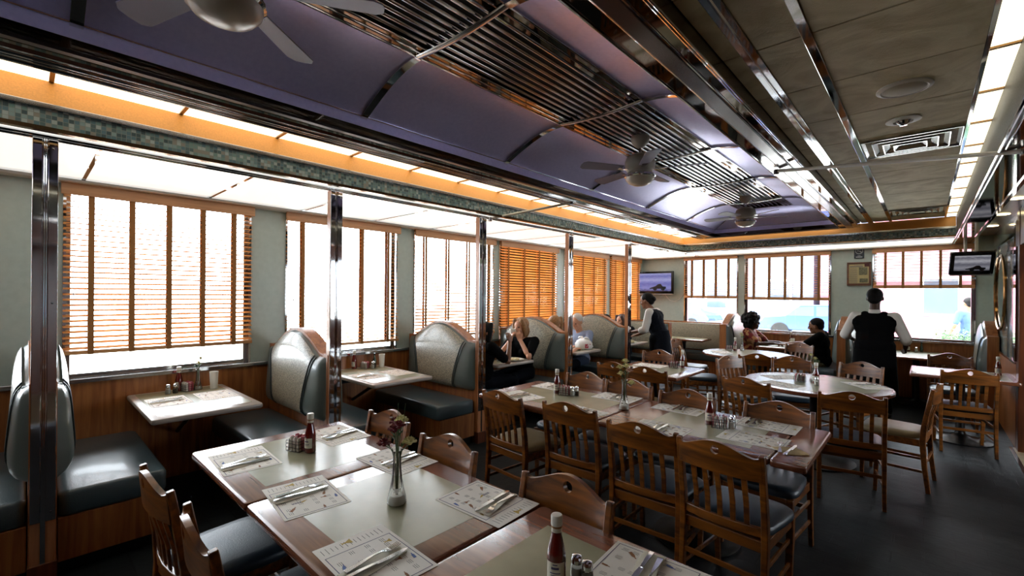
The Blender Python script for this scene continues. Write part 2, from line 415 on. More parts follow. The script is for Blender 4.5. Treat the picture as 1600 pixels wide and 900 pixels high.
def tag(o, label=None, cat=None, group=None, kind=None):
    if label: o['label'] = label
    if cat: o['category'] = cat
    if group: o['group'] = group
    if kind: o['kind'] = kind
    return o
def thing(name, label, cat, loc=(0, 0, 0), rz=0, group=None):
    o = bpy.data.objects.new(name, None); o.empty_display_size = 0.05; sc.collection.objects.link(o)
    o.location = loc; o.rotation_euler = (0, 0, rz); return tag(o, label, cat, group)
def struct(name, label=None, loc=(0, 0, 0)):
    o = bpy.data.objects.new(name, None); o.empty_display_size = 0.05; sc.collection.objects.link(o); o.location = loc
    return tag(o, label, None, None, 'structure')
KIDS = {}
def children_of(o): return [c for c in sc.objects if c.parent == o]
def dup(root, loc, rz=0, label=None, group=None):
    if root.name not in KIDS:
        KIDS[root.name] = [(c, children_of(c)) for c in children_of(root)]
    r = root.copy(); sc.collection.objects.link(r); r.location = loc; r.rotation_euler = (0, 0, rz)
    if label: r['label'] = label
    if group: r['group'] = group
    for c, gs in KIDS[root.name]:
        d = c.copy(); sc.collection.objects.link(d); d.parent = r
        for g in gs:
            e = g.copy(); sc.collection.objects.link(e); e.parent = d
    return r
class Proto:
    """first call moves the original, later calls copy it"""
    def __init__(s, root): s.root = root; s.used = False
    def put(s, loc, rz=0, label=None, group=None):
        if not s.used:
            s.used = True; s.root.location = loc; s.root.rotation_euler = (0, 0, rz)
            if label: s.root['label'] = label
            if group: s.root['group'] = group
            return s.root
        return dup(s.root, loc, rz, label, group)
# ================================================================== STRUCTURE
WL, WR, FAR, BACK = -4.86, 0.74, 9.76, -2.6
PK = [0.083 + 1.655 * k for k in range(5)]           # booth dividers / pillars
SILL = 0.93

fl = MB().box(-5.06, 3.2, BACK - .1, FAR + .2, -0.1, 0).build('floor', M['floor']); tag(fl, kind='structure')
pf = MB().box(0.70, 3.1, -1.0, 7.22, 0.0, 0.02).build('floor_platform', M['platform']); tag(pf, kind='structure')
MB().box(0.67, 0.70, -1.0, 7.22, 0, 0.022).build('trim_20', M['steel'])['kind'] = 'structure'

# --- window walls
def wall_with_windows(name, axis, pos, thick, segs, lo, hi, ztop=2.74):
    """axis 'x': wall in plane x=pos running along y ; axis 'y': plane y=pos running along x. segs: window spans"""
    mb = MB()
    def bx(a, b, z0, z1):
        if b - a < 1e-4: return
        if axis == 'x': mb.box(pos - thick, pos, a, b, z0, z1)
        else: mb.box(a, b, pos, pos + thick, z0, z1)
    cur = lo
    for a, b, z0, z1 in segs:
        bx(cur, a, 0, ztop); bx(a, b, 0, z0); bx(a, b, z1, ztop); cur = b
    bx(cur, hi, 0, ztop)
    o = mb.build(name, M['mint'], smooth=0); tag(o, kind='structure'); return o

LW = []                                                # left windows (y0,y1)
for k in range(7):
    c = 0.06 + 1.64 * (k - 0) + 0.0
    y0 = [-1.42, 0.22, 1.845, 3.42, 5.0, 6.70, 8.30][k]; y1 = [-0.17, 1.50, 3.15, 4.84, 6.43, 8.14, 9.60][k]
    LW.append((y0, y1))
wall_with_windows('wall_left', 'x', WL, 0.18, [(a, b, SILL, 2.43) for a, b in LW], BACK, FAR + .18)
FW = [(-3.86, -2.79, SILL, 2.43), (-2.65, -1.25, SILL, 2.43), (-0.65, 0.55, SILL, 2.43)]
wall_with_windows('wall_far', 'y', FAR, 0.18, FW, -5.04, 0.92)
MB().box(-5.04, 3.1, BACK - .1, BACK, 0, 2.74).build('wall_back', M['panel_dark'], smooth=0)['kind'] = 'structure'
RW = [(4.8, 6.5)]
mb = MB()
cur = BACK
for a_, b_ in RW: mb.box(3.0, 3.1, cur, a_, 0, 2.74); mb.box(3.0, 3.1, a_, b_, 0, 1.0); mb.box(3.0, 3.1, a_, b_, 2.40, 2.74); cur = b_
mb.box(3.0, 3.1, cur, 7.4, 0, 2.74); mb.box(.92, 3.1, 7.23, 7.4, 0, 2.74)
mb.build('wall_right', M['panel_dark'], smooth=0)['kind'] = 'structure'

def window(n, axis, pos, a, b, z0, z1):
    w = struct('window_%d' % n)
    def P(mb, u0, u1, d0, d1, zz0, zz1):
        if axis == 'x': mb.box(pos + d0, pos + d1, u0, u1, zz0, zz1)
        else: mb.box(u0, u1, pos - d1, pos - d0, zz0, zz1)
    f = MB(); t = 0.035
    P(f, a, a + t, -.12, -.06, z0, z1); P(f, b - t, b, -.12, -.06, z0, z1); P(f, a + t, b - t, -.12, -.06, z0, z0 + t); P(f, a + t, b - t, -.12, -.06, z1 - t, z1)
    f.build('window_frame', M['steel'], w, 0)
    g = MB(); P(g, a + t, b - t, -.092, -.088, z0 + t, z1 - t); g.build('pane', M['pane'], w, 0)
    c = MB()
    P(c, a - .012, a + .006, -.05, .008, z0, z1); P(c, b - .006, b + .012, -.05, .008, z0, z1)
    c.build('chrome_jamb', M['chrome'], w, 0)
    if axis == 'x': portal((pos - .16, (a + b) / 2, (z0 + z1) / 2), (1, 0, 0), b - a, z1 - z0)
    else: portal(((a + b) / 2, pos + .16, (z0 + z1) / 2), (0, -1, 0), b - a, z1 - z0)
for i, (a, b) in enumerate(LW): window(i + 1, 'x', WL, a, b, SILL, 2.43)
for i, (a, b) in enumerate(RW):
    w = struct('window_%d' % (i + 11))
    f = MB(); f.box(3.03, 3.07, a, a + .04, 1.0, 2.4); f.box(3.03, 3.07, b - .04, b, 1.0, 2.4); f.box(3.03, 3.07, a, b, 1.0, 1.04); f.box(3.03, 3.07, a, b, 2.36, 2.4); f.build('window_frame', M['steel'], w, 0)
    MB().box(3.048, 3.052, a + .04, b - .04, 1.04, 2.36).build('pane', M['pane'], w, 0)
    portal((3.12, (a + b) / 2, 1.7), (-1, 0, 0), b - a, 1.4)
for i, (a, b, z0, z1) in enumerate(FW): window(i + 8, 'y', FAR, a, b, z0, z1)

# --- wainscot, sill, pilaster trims
tag(MB().box(WL, WL + .018, BACK, FAR, 0, SILL - .03).build('trim_1', M['paneling']), kind='structure')
tag(MB().box(WL - .05, WL + .035, BACK, FAR, SILL - .03, SILL + .004).build('trim_2', M['steel'], bevel=.004), kind='structure')
tag(MB().box(WL, WR, FAR - .018, FAR, 0, SILL - .03).build('trim_3', M['paneling']), kind='structure')
tag(MB().box(WL, WR, FAR - .035, FAR + .05, SILL - .03, SILL + .004).build('trim_4', M['steel'], bevel=.004), kind='structure')
# --- right partition wall, panels, post
tag(MB().box(WR, WR + .18, 7.22, FAR + .18, 0, 2.74).build('wall_right', M['mint_gloss'], smooth=0), kind='structure')
tag(MB().box(WR - .018, WR, 7.25, FAR - .02, 0, SILL - .02).build('trim_5', M['paneling']), kind='structure')
mb = MB(); mb.box(WR - .03, WR, 7.25, FAR - .02, SILL - .02, SILL + .004); mb.box(WR - .03, WR, 7.25, FAR, 2.30, 2.33)
for y in (7.62, 8.05, 9.05, 9.45): mb.box(WR - .012, WR, y, y + .03, SILL, 2.3)
tag(mb.build('trim_6', M['chrome'], smooth=0), kind='structure')
post = MB().box(0.72, 0.96, 7.04, 7.22, 0.0, 2.55).build('trim_7', M['panel_dark'], bevel=.004); tag(post, kind='structure')
mb = MB(); mb.box(0.70, 0.72, 7.10, 7.25, .95, 2.45); tag(mb.build('trim_8', M['chrome'], smooth=0), kind='structure')

# --- soffit over the window booths: white panels, fascia with mosaic, orange cove
XF, YF, ZS = -3.40, 8.56, 2.47
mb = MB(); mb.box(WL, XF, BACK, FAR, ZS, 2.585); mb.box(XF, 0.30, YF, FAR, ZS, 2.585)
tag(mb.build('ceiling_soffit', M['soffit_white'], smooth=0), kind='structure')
mb = MB()                                             # mosaic fascia: left and far
mb.box(XF, XF + .012, BACK, YF + .0, 2.474, 2.566); mb.box(XF, 0.30, YF - .012, YF, 2.474, 2.566)
tag(mb.build('trim_9', M['mosaic'], smooth=0), kind='structure')
mb = MB()
mb.box(XF, XF + .03, BACK, YF, 2.566, 2.594); mb.box(XF, 0.30, YF - .03, YF, 2.566, 2.594)
tag(mb.build('trim_10', M['steel'], bevel=.003), kind='structure')
mb = MB()
mb.box(XF - .02, XF + .02, BACK, YF, 2.452, 2.474); mb.box(XF, 0.30, YF - .02, YF + .02, 2.452, 2.474)
tag(mb.build('trim_11', M['bronze'], smooth=0), kind='structure')
mb = MB()                                             # orange cove panel, leaning back
mb.add([(XF + .02, BACK, 2.594), (XF + .02, YF - .03, 2.594), (XF - .06, YF + .05, 2.738), (XF - .06, BACK, 2.738)], [(0, 1, 2, 3)])
mb.add([(XF + .02, YF - .03, 2.594), (0.30, YF - .03, 2.594), (0.30, YF + .05, 2.738), (XF - .06, YF + .05, 2.738)], [(0, 1, 2, 3)])
tag(mb.build('trim_12', M['orange'], smooth=0), kind='structure')
mb = MB()                                             # rails and cross bars on the soffit underside
for x in (-3.50, -3.56): mb.tube([(x, BACK, 2.455), (x, FAR, 2.455)], .011, 8)
for y in (YF + .1,): mb.tube([(XF, y, 2.455), (0.3, y, 2.455)], .011, 8)
for k in range(-1, 9):
    y = 0.30 + 0.82 * k
    mb.box(WL + .16, -3.58, y, y + .022, 2.458, 2.47)
mb.box(WL + .14, WL + .16, BACK, FAR, 2.455, 2.47)
tag(mb.build('trim_13', M['chrome'], smooth=30), kind='structure')
mb = MB(); mb.box(WL, WL + .13, BACK, FAR, 2.44, 2.47); mb.box(WL, 0.3, FAR - .13, FAR, 2.44, 2.47)
tag(mb.build('trim_14', M['white'], bevel=.01), kind='structure')

# --- main ceiling slab, luminous strips
ceil = MB().box(-5.04, 3.1, BACK - .1, FAR + .18, 3.2, 3.3).build('ceiling', M['white'], smooth=0); tag(ceil, kind='structure')
XT0, XT1, YT = -2.76, -0.84, 8.30                       # tray opening
def lum_strip(x0, x1, y0, y1, step, off, m, along='y'):
    mb = MB(); br = MB()
    if along == 'y':
        y = y0 + off
        mb.box(x0, x1, y0, y1, 2.741, 2.75)
        while y < y1: br.box(x0, x1, y, y + .02, 2.732, 2.743); y += step
    else:
        x = x0 + off; mb.box(x0, x1, y0, y1, 2.741, 2.75)
        while x < x1: br.box(x, x + .02, y0, y1, 2.732, 2.743); x += step
    return mb, br
for nm, a in (('luminous_panel', (XF - .07, -3.08, BACK, YF + .05, .57, .41, 'w')), ('luminous_panel', (0.205, 0.302, -1.0, YF, .588, .39, 's'))):
    mb, br = lum_strip(*a[:6], None)
    root = struct('ceiling_lightbox')
    mb.build('luminous_panel', M['light_warm'] if a[6] == 'w' else M['light_soft'], root, 0); br.build('cross_bar', M['bronze'], root, 0)
mb, br = lum_strip(-3.08, -0.957, YT + .15, YF, .6, .3, None, 'x')
root = struct('ceiling_lightbox'); mb.build('luminous_panel', M['light_soft'], root, 0); br.build('cross_bar', M['bronze'], root, 0)

# --- left beam of the tray (chrome mouldings) and far beam
root = struct('ceiling_beam')
mb = MB(); mb.box(-3.08, XT0, BACK, YT + .15, 2.672, 2.76); mb.box(XT0, XT1, YT, YT + .15, 2.672, 2.76)
mb.build('beam_core', M['mirror_dark'], root, 0)
mb = MB()
for x, r in ((-3.065, .020), (-3.02, .014), (-2.98, .018), (-2.935, .012)): mb.tube([(x, BACK, 2.676), (x, YT + .14, 2.676)], r, 12)
mb.box(-2.92, -2.91, BACK, YT + .1, 2.662, 2.672)
for y, r in ((YT + .13, .018), (YT + .09, .014)): mb.tube([(-3.06, y, 2.676), (XT1, y, 2.676)], r, 12)
mb.build('chrome_moulding', M['chrome'], root, 40)
mb = MB(); mb.box(-2.795, XT0 + .002, BACK, YT, 2.656, 2.672); mb.box(XT0, XT1, YT - .002, YT + .03, 2.656, 2.672)
mb.build('black_edge', M['plastic_black'], root, 0)
mb = MB(); mb.box(XT0 - .01, XT0 + .004, BACK, YT, 2.672, 2.722); mb.box(XT0, XT1, YT - .004, YT + .01, 2.672, 2.722)
mb.build('mirror_band', M['mirror_dark'], root, 0)
# --- right beam
root = struct('ceiling_beam')
mb = MB(); mb.box(-.957, -.723, BACK, YT + .15, 2.664, 3.0); mb.build('beam_core', M['mirror_dark'], root, 0)
mb = MB(); mb.box(-.872, -.795, BACK, YT + .1, 2.652, 2.664); mb.build('brown_band', M['beam_brown'], root, 0, bevel=.004)
mb = MB()
for x in (-.957, -.876, -.792, -.735, -.723): mb.tube([(x, BACK, 2.662), (x, YT + .15, 2.662)], .006, 8)
mb.build('chrome_bead', M['chrome'], root, 40)

# --- lilac vault
SW = 0.61
def zs(s):
    t = min(max(s / SW, 0), 1); return 2.79 + 0.19 * math.sin(t * PI / 2)
def xl(s): return XT0 + .003 + s
def xr(s): return XT1 - s
RY = [0.155 + 1.372 * k for k in range(-2, 7)]
root = struct('ceiling_vault')
edges = [BACK] + [y for y in RY if y > BACK + .1]
def yend(s): return YT - s
NS = 12
for side in (0, 1):
    fx = xl if side == 0 else xr
    for a, b in zip(edges, edges[1:] + [None]):
        def fn(u, v, a=a, b=b, fx=fx):
            s = SW * u; e = b if b is not None else yend(s)
            return (fx(s), a + (e - a) * v, zs(s))
        MB().grid(fn, NS, 2, flip=(side == 0)).build('vault_panel', M['vault'], root, 60)
def fnf(u, v): s = SW * u; return (xl(s) + (xr(s) - xl(s)) * v, yend(s), zs(s))
MB().grid(fnf, NS, 6).build('vault_panel', M['vault'], root, 60)
# lower lip below the rim
mb = MB(); mb.box(XT0 - .004, XT0 + .006, BACK, YT, 2.722, 2.79); mb.box(XT0, XT1, YT - .006, YT + .004, 2.722, 2.79); mb.box(XT1 - .006, XT1 + .004, BACK, YT, 2.66, 2.79)
mb.build('vault_lip', M['vault'], root, 0)
mb = MB(); mb.tube([(XT0 + .01, BACK, 2.79), (XT0 + .01, YT - .01, 2.79), (XT1 - .01, YT - .01, 2.79)], .006, 8); mb.build('rim_bead', M['chrome'], root, 40)
for side in (0, 1):
    fx = xl if side == 0 else xr
    for y in RY[1:]:
        mb = MB(); mb.barpath([(fx(SW * i / 12), y, zs(SW * i / 12) - .010) for i in range(13)], .045, .012, (0, 1, 0)); mb.build('vault_rib', M['chrome'], root, 40)
mb = MB()
for fx in (xl, xr): mb.barpath([(fx(SW * i / 12), yend(SW * i / 12), zs(SW * i / 12) - .010) for i in range(13)], .03, .012, (1, 1 if fx is xr else -1, 0))
mb.build('vault_rib', M['chrome'], root, 40)
# --- slatted chrome spine
SX0, SX1, SY1 = XT0 + SW, XT1 - SW, YT - SW
root = struct('ceiling_spine')
mb = MB(); mb.box(SX0, SX1, BACK, SY1, 3.03, 3.05); mb.build('backing', M['void'], root, 0)
mb = MB(); mb.box(SX0, SX0 + .10, BACK, SY1, 2.975, 3.03); mb.box(SX1 - .10, SX1, BACK, SY1, 2.975, 3.03); mb.box(SX0, SX1, SY1 - .06, SY1, 2.975, 3.03)
mb.build('side_band', M['mirror_dark'], root, 0)
mb = MB()
for x in (SX0, SX0 + .05, SX0 + .10, SX1 - .10, SX1 - .05, SX1): mb.tube([(x, BACK, 2.974), (x, SY1, 2.974)], .007, 8)
mb.build('chrome_bead', M['chrome'], root, 40)
mb = MB(); n = 9
for i in range(n):
    x = SX0 + .125 + (SX1 - SX0 - .25) * i / (n - 1); mb.tube([(x, BACK, 2.995), (x, SY1 - .05, 2.995)], .0115, 10)
mb.build('chrome_slat', M['chrome'], root, 40)
mb = MB()
for y in RY[1:]: mb.tube([(SX0 + (SX1 - SX0) * i / 8, y, 2.972 - .02 * math.sin(PI * i / 8)) for i in range(9)], .022, 8, flat=.35)
mb.build('cross_bar', M['steel'], root, 40)

# --- right hand tiled ceiling
root = struct('ceiling_tiles')
mb = MB().box(-.723, .302, BACK, YF + .05, 2.752, 2.76); mb.build('grid_backing', M['beam_brown'], root, 0)
mb = MB(); y = 2.27 - .59 * 8
while y < YF:
    y1 = min(y + .582, YF + .04)
    for x0, x1 in ((-.72, -.64), (-.575, -.40), (-.362, .19)): mb.box(x0, x1, y, y1, 2.741, 2.752)
    y += .59
mb.build('tile', M['ceil_tile'], root, 0, bevel=.003)
mb = MB()
for x0, x1 in ((-.64, -.575), (-.40, -.362), (.186, .206)): mb.box(x0, x1, BACK, YF + .03, 2.734, 2.744)
mb.box(-.61, -.603, BACK, YF, 2.726, 2.735)
mb.build('runner', M['chrome'], root, 0, bevel=.002)
# --- right fascia and mirrored soffit
root = struct('ceiling_fascia')
MB().box(.302, .33, BACK, YF + .3, 2.452, 2.76).build('granite_band', M['granite'], root, 0)
mb = MB()
mb.box(.33, .50, BACK, FAR, 2.452, 2.47); mb.build('mirror_soffit', M['mirror_dark'], root, 0)
mb = MB(); mb.box(.50, 3.0, BACK, FAR, 2.56, 2.60); mb.build('wood_soffit', wood('soffit wood', '#6d4426', '#8c5c34', .3, 1, 2), root, 0)
mb = MB(); mb.tube([(.302, BACK, 2.452), (.302, FAR, 2.452)], .010, 8); mb.box(.49, .515, BACK, FAR, 2.44, 2.60)
mb.tube([(.325, BACK, 2.452), (.325, FAR, 2.452)], .006, 8)
mb.build('chrome_edge', M['chrome'], root, 40)
mb = MB()
for y in (5.2, 6.3, 7.4, 8.5): mb.lathe([(.001, -.004), (.055, -.004), (.06, 0)], (.63, y, 2.557), 20)
mb.build('downlight', M['downlight'], root, 40)
mb = MB().box(.725, .95, -1.0, 7.04, 2.18, 2.56).build('ceiling_header', M['panel_dark'], smooth=0); tag(mb, kind='structure')

# ceiling speaker, sprinkler ring, diffusers
t = thing('ceiling_speaker', 'round off-white speaker grille set in the stone-textured ceiling', 'speaker', (-.09, 3.18, 2.741))
MB().lathe([(.118, 0), (.118, -.008), (.10, -.014), (.095, -.010)], n=32).build('rim', M['white'], t)
MB().lathe([(.098, -.008), (.07, -.016), (.03, -.020), (.002, -.021)], n=32).build('grille', M['speaker'], t)
t = thing('sprinkler_head', 'smaller round ceiling fitting with chrome centre beside the metal air vent', 'sprinkler', (-.11, 3.76, 2.741))
MB().lathe([(.088, 0), (.088, -.006), (.05, -.012), (.048, -.002)], n=28).build('escutcheon', M['white'], t)
mb = MB(); mb.lathe([(.04, -.004), (.03, -.02), (.012, -.03), (.02, -.034), (.002, -.036)], n=16); mb.build('head', M['chrome'], t)
def diffuser(x0, x1, y0, y1, lab):
    t = thing('air_vent', lab, 'vent', ((x0 + x1) / 2, (y0 + y1) / 2, 2.741)); w = (x1 - x0) / 2; d = (y1 - y0) / 2
    mb = MB()
    for k, (s, z) in enumerate(((1.0, -.012), (.78, -.016), (.56, -.020), (.34, -.024))):
        a, b = w * s, d * s; a2, b2 = a - .05, b - .05; zz = z + .026
        mb.add([(-a, -b, z), (a, -b, z), (a, b, z), (-a, b, z), (-a2, -b2, zz), (a2, -b2, zz), (a2, b2, zz), (-a2, b2, zz)],
               [(0, 1, 5, 4), (1, 2, 6, 5), (2, 3, 7, 6), (3, 0, 4, 7)])
        mb.box(-a, a, -b, -b + .006, z - .002, z + .002); mb.box(-a, a, b - .006, b, z - .002, z + .002)
        mb.box(-a, -a + .006, -b, b, z - .002, z + .002); mb.box(a - .006, a, -b, b, z - .002, z + .002)
    mb.build('louvre', M['steel'], t, 0)
    MB().box(-w * .2, w * .2, -d * .2, d * .2, -.002, 0).build('core', M['plastic_black'], t, 0)
diffuser(-.355, .18, 4.10, 4.60, 'square polished metal ceiling air vent beside the round sprinkler fitting')
diffuser(-.355, .18, 7.55, 8.05, 'polished metal ceiling air vent at the far end of the tiled ceiling')

# brace rods under the ceiling
def rod(p, q, lab):
    t = thing('brace_rod', lab, 'rod', p); p = Vector(p); q = Vector(q)
    MB().tube([(0, 0, 0), q - p], .013, 10).build('tube', M['cap_white'], t)
    MB().tube([(0, 0, -.03), (0, 0, .012)], .020, 12).build('bracket', M['steel'], t)
    MB().tube([q - p + Vector((0, 0, -.02)), q - p + Vector((0, 0, .012))], .020, 12).build('bracket', M['steel'], t)
rod((-3.47, 3.42, 2.437), (-2.90, 4.12, 2.640), 'thin pale rod running from the third chrome pillar to the lilac ceiling tray')
rod((-.90, 4.15, 2.640), (.40, 3.73, 2.432), 'long thin pale rod crossing below the stone-textured ceiling beside the air vent')

# --- chrome and wood pillars at the booth ends
PN = ['nearest chrome-faced pillar, at the left edge of the room', 'chrome-faced wooden pillar between the first and second window booths',
      'chrome-faced wooden pillar between the empty second booth and the booth of the blond woman', 'chrome-faced wooden pillar between the blond woman and the white-haired man',
      'farthest chrome-faced wooden pillar, left of the standing waitress']
for k, y in enumerate(PK):
    t = thing('pillar', PN[k], 'pillar', (-3.585, y, 0))
    MB().box(-.03, .028, -.05, .05, 0.10, 2.452).build('wood_core', M['pillar_wood'], t, 0, bevel=.003)
    MB().box(-.04, .04, -.058, .058, 0, .12).build('plinth', M['panel_dark'], t, 0, bevel=.003)
    for s in (-1, 1):
        mb = MB(); mb.box(.028, .036, s * .030 - .020, s * .030 + .020, 0.35, 2.45); mb.build('chrome_plate', M['chrome'], t, 0, bevel=.003)
    mb = MB(); mb.box(.028, .031, -.010, .010, .12, 2.45); mb.tube([(.032, -.004, .35), (.032, -.004, 2.45)], .003, 6); mb.tube([(.032, .004, .35), (.032, .004, 2.45)], .003, 6)
    mb.build('groove_bead', M['chrome'], t, 40)
    mb = MB()
    for z in (.40, 1.55, 2.40): mb.T = Matrix.Translation((.036, .03, z)) @ Matrix.Rotation(PI / 2, 4, 'Y'); mb.lathe([(.006, 0), (.005, .003), (.001, .004)], n=8)
    mb.build('screw', M['steel'], t)

# --- blinds
def blind(axis, pos, a, b, z0, z1, tilt, lab, n_tape, rail=0.03, bunch=0, val=0.10, pitch=.042, slatw=.05):
    """slats across a..b, from z1 down to z0"""
    t = thing('window_blind', lab, 'blind', ((pos, (a + b) / 2, 0) if axis == 'x' else ((a + b) / 2, pos, 0)), 0 if axis == 'x' else -PI / 2, 'wooden venetian blinds')
    w = (b - a) / 2 - .006                              # local: slats along local y, room side = +x
    MB().box(.012, .030, -w - .012, w + .012, z1 - val, z1).build('valance', M['blind_valance'], t, 0, bevel=.004)
    MB().box(-.03, .010, -w, w, z1 - .045, z1 - .005).build('head_rail', M['blind_valance'], t, 0)
    mb = MB(); z = z0 + rail + .018 + bunch
    dx, dz = slatw / 2 * math.cos(tilt), slatw / 2 * math.sin(tilt); th = .0028
    rnd = random.Random(len(lab))
    while z < z1 - .05:
        j = rnd.uniform(-.0016, .0016)
        nx, nz = -math.sin(tilt) * th / 2, math.cos(tilt) * th / 2
        cx = -.008
        # room side edge low when tilt>0
        p = [(cx - dx - nx, z + dz - nz + j), (cx + dx - nx, z - dz - nz + j), (cx + dx + nx, z - dz + nz + j), (cx - dx + nx, z + dz + nz + j)]
        mb.loft([[(x, y, zz) for x, zz in p] for y in (-w + .004, w - .004)])
        z += pitch
    k = 0
    while k * .006 < bunch:
        zz = z0 + rail + k * .0062; mb.box(-.033, .017, -w + .004, w - .004, zz, zz + .003); k += 1
    mb.build('slats', M['slat'], t, 0)
    MB().box(-.033, .017, -w + .002, w - .002, z0, z0 + rail).build('bottom_rail', M['blind_valance'], t, 0, bevel=.004)
    for i in range(n_tape):
        y = -w + .16 + (2 * w - .32) * i / (n_tape - 1)
        mb = MB(); mb.box(.0195, .0205, y - .017, y + .017, z0 - .002, z1 - val + .01); mb.box(-.0365, -.0355, y - .017, y + .017, z0, z1 - .05)
        mb.build('ladder_tape', M['tape'], t, 0)
    mb = MB(); mb.tube([(.028, -w + .06, z1 - .12), (.028, -w + .06, z1 - .12 - (z1 - z0) * .55)], .0015, 5); mb.ell((.028, -w + .06, z1 - .13 - (z1 - z0) * .55), (.006, .006, .012), 8, 5)
    mb.build('pull_cord', M['cap_white'], t)
BL = ['wooden blind on the window left of the nearest chrome pillar', 'wide honey wood blind on the window above the glaring white booth table',
      'blown-out wood blind behind the second chrome pillar', 'wooden blind above the speckled hump-backed bench of the second booth',
      'amber wooden blind behind the blond woman drinking', 'amber wooden blind behind the white-haired man', 'farthest amber blind of the left wall, beside the wall television']
TL = [.35, .24, .06, .25, .55, .60, .65]
for i, (a, b) in enumerate(LW):
    blind('x', WL + .04 if i != 99 else WL, a - .02, b + .02, [1.13, 1.125, 1.03, 1.03, 1.0, 1.0, 1.0][i], 2.452, TL[i], BL[i], 5 if i in (1, 0) else 4)
blind('y', FAR - .04, FW[0][0], FW[0][1], 1.57, 2.452, .10, 'raised pale blind on the far window right of the wall television', 4, rail=.05, bunch=.03, val=.08)
blind('y', FAR - .04, FW[1][0], FW[1][1], 1.555, 2.452, .10, 'raised blind between the curly-haired woman and the man in black', 5, rail=.05, bunch=.04, val=.09)
blind('y', FAR - .04, FW[2][0] - .01, FW[2][1] + .01, 1.77, 2.45, -.05, 'half-raised wood blind on the far right window behind the tilted television', 5, rail=.05, bunch=.06, val=.09, pitch=.05)
